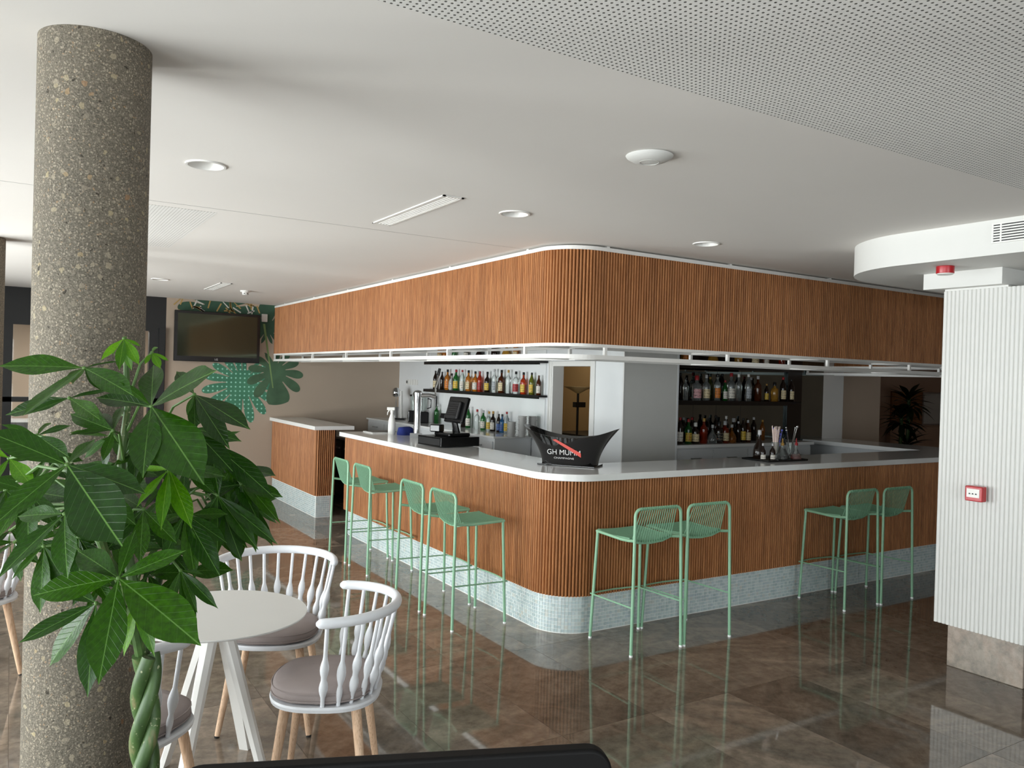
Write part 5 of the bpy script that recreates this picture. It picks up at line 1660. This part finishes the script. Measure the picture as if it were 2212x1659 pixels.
# leaves that can be told apart in the photograph: hub, leaflet tips, trunk point (depths in metres)
LV = [
 ((182, 795, 1.66), [(-8, 782, 1.62), (46, 896, 1.50), (258, 776, 1.72), (284, 846, 1.58), (216, 838, 1.62), (150, 815, 1.85)], (272, 860, 1.77), 'leaf', [.9, 1.1, .5, .9, .6, .8]),
 ((327, 878, 1.66), [(456, 790, 1.56), (262, 822, 1.60), (303, 1022, 1.50), (428, 1022, 1.48), (330, 785, 1.84), (200, 850, 1.72)], (276, 930, 1.77), 'leaf', [1.15, .8, 1.15, 1.1, 1.1, .7]),
 ((145, 1004, 1.40), [(-30, 925, 1.34), (-20, 1130, 1.28), (262, 1178, 1.28), (312, 1058, 1.36), (206, 946, 1.50), (75, 1040, 1.50)], (200, 1100, 1.52), 'leaf', [1.1, 1.05, 1.15, .85, 1.1, .8]),
 ((140, 1110, 1.44), [(-15, 1245, 1.34), (138, 1245, 1.34), (212, 1165, 1.38), (30, 1110, 1.48), (165, 1060, 1.56)], (215, 1160, 1.55), 'leaf', [.9, 1.1, .9, .8, .8]),
 ((365, 1014, 1.62), [(290, 1092, 1.55), (343, 1140, 1.52), (412, 1132, 1.54), (300, 1012, 1.66), (378, 1078, 1.60)], (355, 1150, 1.83), 'leaf_young', [.75, .7, .7, .5, .6]),
 ((256, 1249, 1.42), [(62, 1277, 1.38), (212, 1478, 1.30), (432, 1386, 1.34), (398, 1184, 1.44), (292, 1140, 1.48), (160, 1180, 1.52)], (270, 1330, 1.70), 'leaf', [.95, 1.0, 1.05, .8, .85, .9]),
 ((208, 1303, 1.50), [(38, 1388, 1.44), (184, 1506, 1.42), (82, 1440, 1.52), (130, 1260, 1.56), (150, 1380, 1.60)], (285, 1390, 1.72), 'leaf', [.75, .75, .7, .8, .6]),
 ((80, 941, 1.50), [(4, 914, 1.46), (152, 913, 1.52), (146, 984, 1.46), (20, 975, 1.48), (110, 905, 1.60)], (165, 1030, 1.49), 'leaf', [.8, .7, .95, .8, .6]),
 ((245, 930, 1.68), [(148, 934, 1.60), (222, 995, 1.62), (150, 892, 1.74), (262, 870, 1.80), (205, 880, 1.78)], (268, 1000, 1.76), 'leaf', [.9, .9, .8, .8, .7]),
 ((268, 731, 1.78), [(216, 776, 1.74), (256, 796, 1.72), (300, 788, 1.74), (238, 764, 1.84), (305, 748, 1.80), (280, 800, 1.76)], (272, 780, 1.80), 'leaf_young', [.75, .8, .7, .6, .7, .6]),
 ((328, 762, 1.80), [(312, 786, 1.78), (346, 792, 1.77), (366, 778, 1.82), (340, 745, 1.86)], (276, 870, 1.78), 'leaf_young', [1.0, .9, .8, .8]),
 ((150, 860, 1.70), [(60, 890, 1.66), (215, 905, 1.62), (232, 840, 1.72), (10, 895, 1.70)], (262, 960, 1.76), 'leaf', [.7, .8, .5, .8]),
 ((420, 852, 1.74), [(541, 926, 1.66), (492, 962, 1.62), (402, 895, 1.70), (420, 930, 1.70), (380, 800, 1.84)], (330, 960, 1.84), 'leaf', [.75, .7, .8, .9, .8]),
 ((415, 925, 1.86), [(520, 948, 1.82), (500, 1010, 1.80), (430, 1010, 1.80), (380, 985, 1.84), (460, 890, 1.92)], (405, 1040, 1.92), 'leaf', [.7, .8, .8, .8, .7]),
 ((455, 955, 1.92), [(585, 1063, 1.84), (540, 1050, 1.86), (470, 1070, 1.84), (420, 1040, 1.88), (520, 930, 1.98)], (425, 990, 1.97), 'leaf', [.6, .6, .7, .8, .7]),
 ((500, 1010, 1.94), [(606, 1125, 1.86), (560, 1130, 1.86), (510, 1140, 1.88), (585, 1050, 1.96), (455, 1080, 1.90)], (420, 1010, 1.96), 'leaf', [.5, .6, .6, .6, .7]),
 ((470, 1070, 1.88), [(598, 1172, 1.80), (555, 1185, 1.80), (520, 1210, 1.82), (470, 1200, 1.82), (420, 1150, 1.84)], (395, 1080, 1.92), 'leaf', [.45, .55, .6, .6, .7]),
 ((530, 1075, 1.95), [(590, 1178, 1.90), (552, 1192, 1.88), (505, 1180, 1.90), (600, 1130, 1.96)], (410, 1060, 1.93), 'leaf', [.5, .55, .6, .5]),
 ((400, 1110, 1.80), [(470, 1240, 1.72), (420, 1250, 1.72), (345, 1215, 1.74), (490, 1170, 1.78), (330, 1130, 1.80)], (385, 1120, 1.90), 'leaf', [.7, .65, .75, .7, .7]),
 ((390, 1232, 1.72), [(468, 1312, 1.66), (425, 1322, 1.66), (418, 1370, 1.64), (360, 1320, 1.68), (440, 1240, 1.74)], (350, 1240, 1.83), 'leaf', [.55, .5, .6, .7, .6]),
 ((310, 1100, 1.62), [(230, 1180, 1.56), (300, 1215, 1.54), (380, 1170, 1.58), (250, 1060, 1.68), (350, 1050, 1.70)], (268, 1160, 1.74), 'leaf', [.9, .9, .85, .8, .8]),
 ((60, 1060, 1.55), [(-30, 1030, 1.52), (-20, 1170, 1.46), (60, 1200, 1.46), (120, 1130, 1.5), (0, 1100, 1.6)], (180, 1080, 1.54), 'leaf', [.8, .9, .9, .8, .8]),
 ((95, 1180, 1.56), [(20, 1250, 1.5), (85, 1325, 1.5), (150, 1280, 1.52), (30, 1180, 1.6), (60, 1130, 1.62)], (215, 1230, 1.60), 'leaf', [.8, .8, .8, .8, .7]),
 ((210, 1060, 1.62), [(150, 1140, 1.58), (220, 1180, 1.56), (290, 1130, 1.58), (150, 1020, 1.66), (250, 990, 1.70)], (264, 1130, 1.74), 'leaf', [.85, .85, .8, .8, .8]),
 ((300, 1290, 1.62), [(330, 1420, 1.58), (260, 1420, 1.60), (380, 1360, 1.60), (310, 1400, 1.66)], (300, 1360, 1.74), 'leaf_young', [.6, .6, .6, .5]),
 ((20, 990, 1.62), [(-40, 960, 1.6), (-30, 1060, 1.55), (70, 1050, 1.55), (60, 960, 1.66)], (160, 1030, 1.56), 'leaf_young', [.8, .8, .8, .7]),
 ((350, 1075, 1.86), [(290, 1150, 1.82), (350, 1190, 1.80), (420, 1180, 1.82), (300, 1040, 1.90), (400, 1030, 1.92)], (375, 1130, 1.88), 'leaf', [.85, .85, .85, .8, .8]),
 ((450, 1120, 1.98), [(400, 1200, 1.94), (450, 1230, 1.92), (520, 1200, 1.94), (500, 1110, 2.0)], (400, 1090, 1.94), 'leaf', [.7, .7, .7, .7]),
 ((480, 1000, 2.02), [(440, 1080, 1.98), (490, 1110, 1.98), (550, 1090, 2.0), (540, 1010, 2.05)], (425, 1020, 1.97), 'leaf', [.7, .7, .7, .7]),
 ((170, 1160, 1.68), [(100, 1230, 1.64), (170, 1290, 1.62), (240, 1260, 1.64), (110, 1140, 1.72)], (240, 1230, 1.66), 'leaf', [.85, .85, .85, .8]),
]
for (h, tips, stp, mt, ws) in LV:
    palm_leaf(P(*h), [P(*t) for t in tips], P(*stp), None, mt, ws)

# further leaves filling the crown
rl = random.Random(11)
def near_trunk(px, py):
    best = min([(276, 900, 1.78), (262, 1000, 1.76), (265, 1130, 1.74), (290, 1280, 1.74), (360, 1180, 1.86), (400, 1060, 1.92), (428, 970, 1.97), (230, 1200, 1.58), (190, 1090, 1.52), (160, 1020, 1.48)], key=lambda q: (q[0] - px) ** 2 + (q[1] - py) ** 2)
    return P(*best)
for k in range(34):
    while True:
        px, py = rl.uniform(10, 540), rl.uniform(930, 1270)
        if ((px - 280) / 290) ** 2 + ((py - 1090) / 190) ** 2 < 1 and not (px < 170 and py > 1200): break
    d = 1.62 + .30 * (px / 540) + rl.uniform(-.02, .22)
    nT = rl.choice((4, 5, 5, 6))
    tips = []
    for q in range(nT):
        an = rl.uniform(-.25, .25) + PI * (.05 + .90 * q / (nT - 1))
        L = rl.uniform(80, 118) * 1.6 / d
        tips.append(P(px + L * math.cos(an), py + L * .95 * math.sin(an) - 8, d + rl.uniform(-.12, .06)))
    palm_leaf(P(px, py, d), tips, near_trunk(px, py), None, 'leaf', [rl.uniform(.7, .95) for _ in tips])
# ================================================================== dark dracaena far right
pb = at(1957, 968, y=3.45)
dr = thing('dracaena', 'dark spiky dracaena standing behind the bar near the white pillar', 'plant', (pb.x, 3.45, 0))
MB().lathe([(.17, 0), (.2, .45), (.18, .45), (1e-6, .42)], 24).obj('pot', M['grey_dark'], dr, smooth=True)
sc3 = 3.75
top_z = at(1950, 838, y=3.45).z
for s, (dx, zt) in enumerate(((.04, top_z - .18), (-.16, top_z - .48), (.0, top_z - .95))):
    MB().tube([(dx * .2, 0, .42), (dx * .8, .02 * s, (zt + .42) / 2), (dx, 0, zt)], .03, 8).obj('cane', M['stem'], dr, smooth=True)
    me = leaf_mesh(.40, .075, .2, .45, 0, 8, seed=50 + s)
    me.materials.append(M['leaf_dark'])
    for k in range(36):
        a = k * 2.399
        el = 1.15 - 1.45 * (k / 36)
        o = link('leaf_blade', me, dr)
        o.location = (dx, 0, zt - .14 * k / 36)
        o.rotation_euler = (random.uniform(-.2, .2), -el, a)
        f_ = random.uniform(.8, 1.1)
        o.scale = (f_, f_ * 1.3, f_)
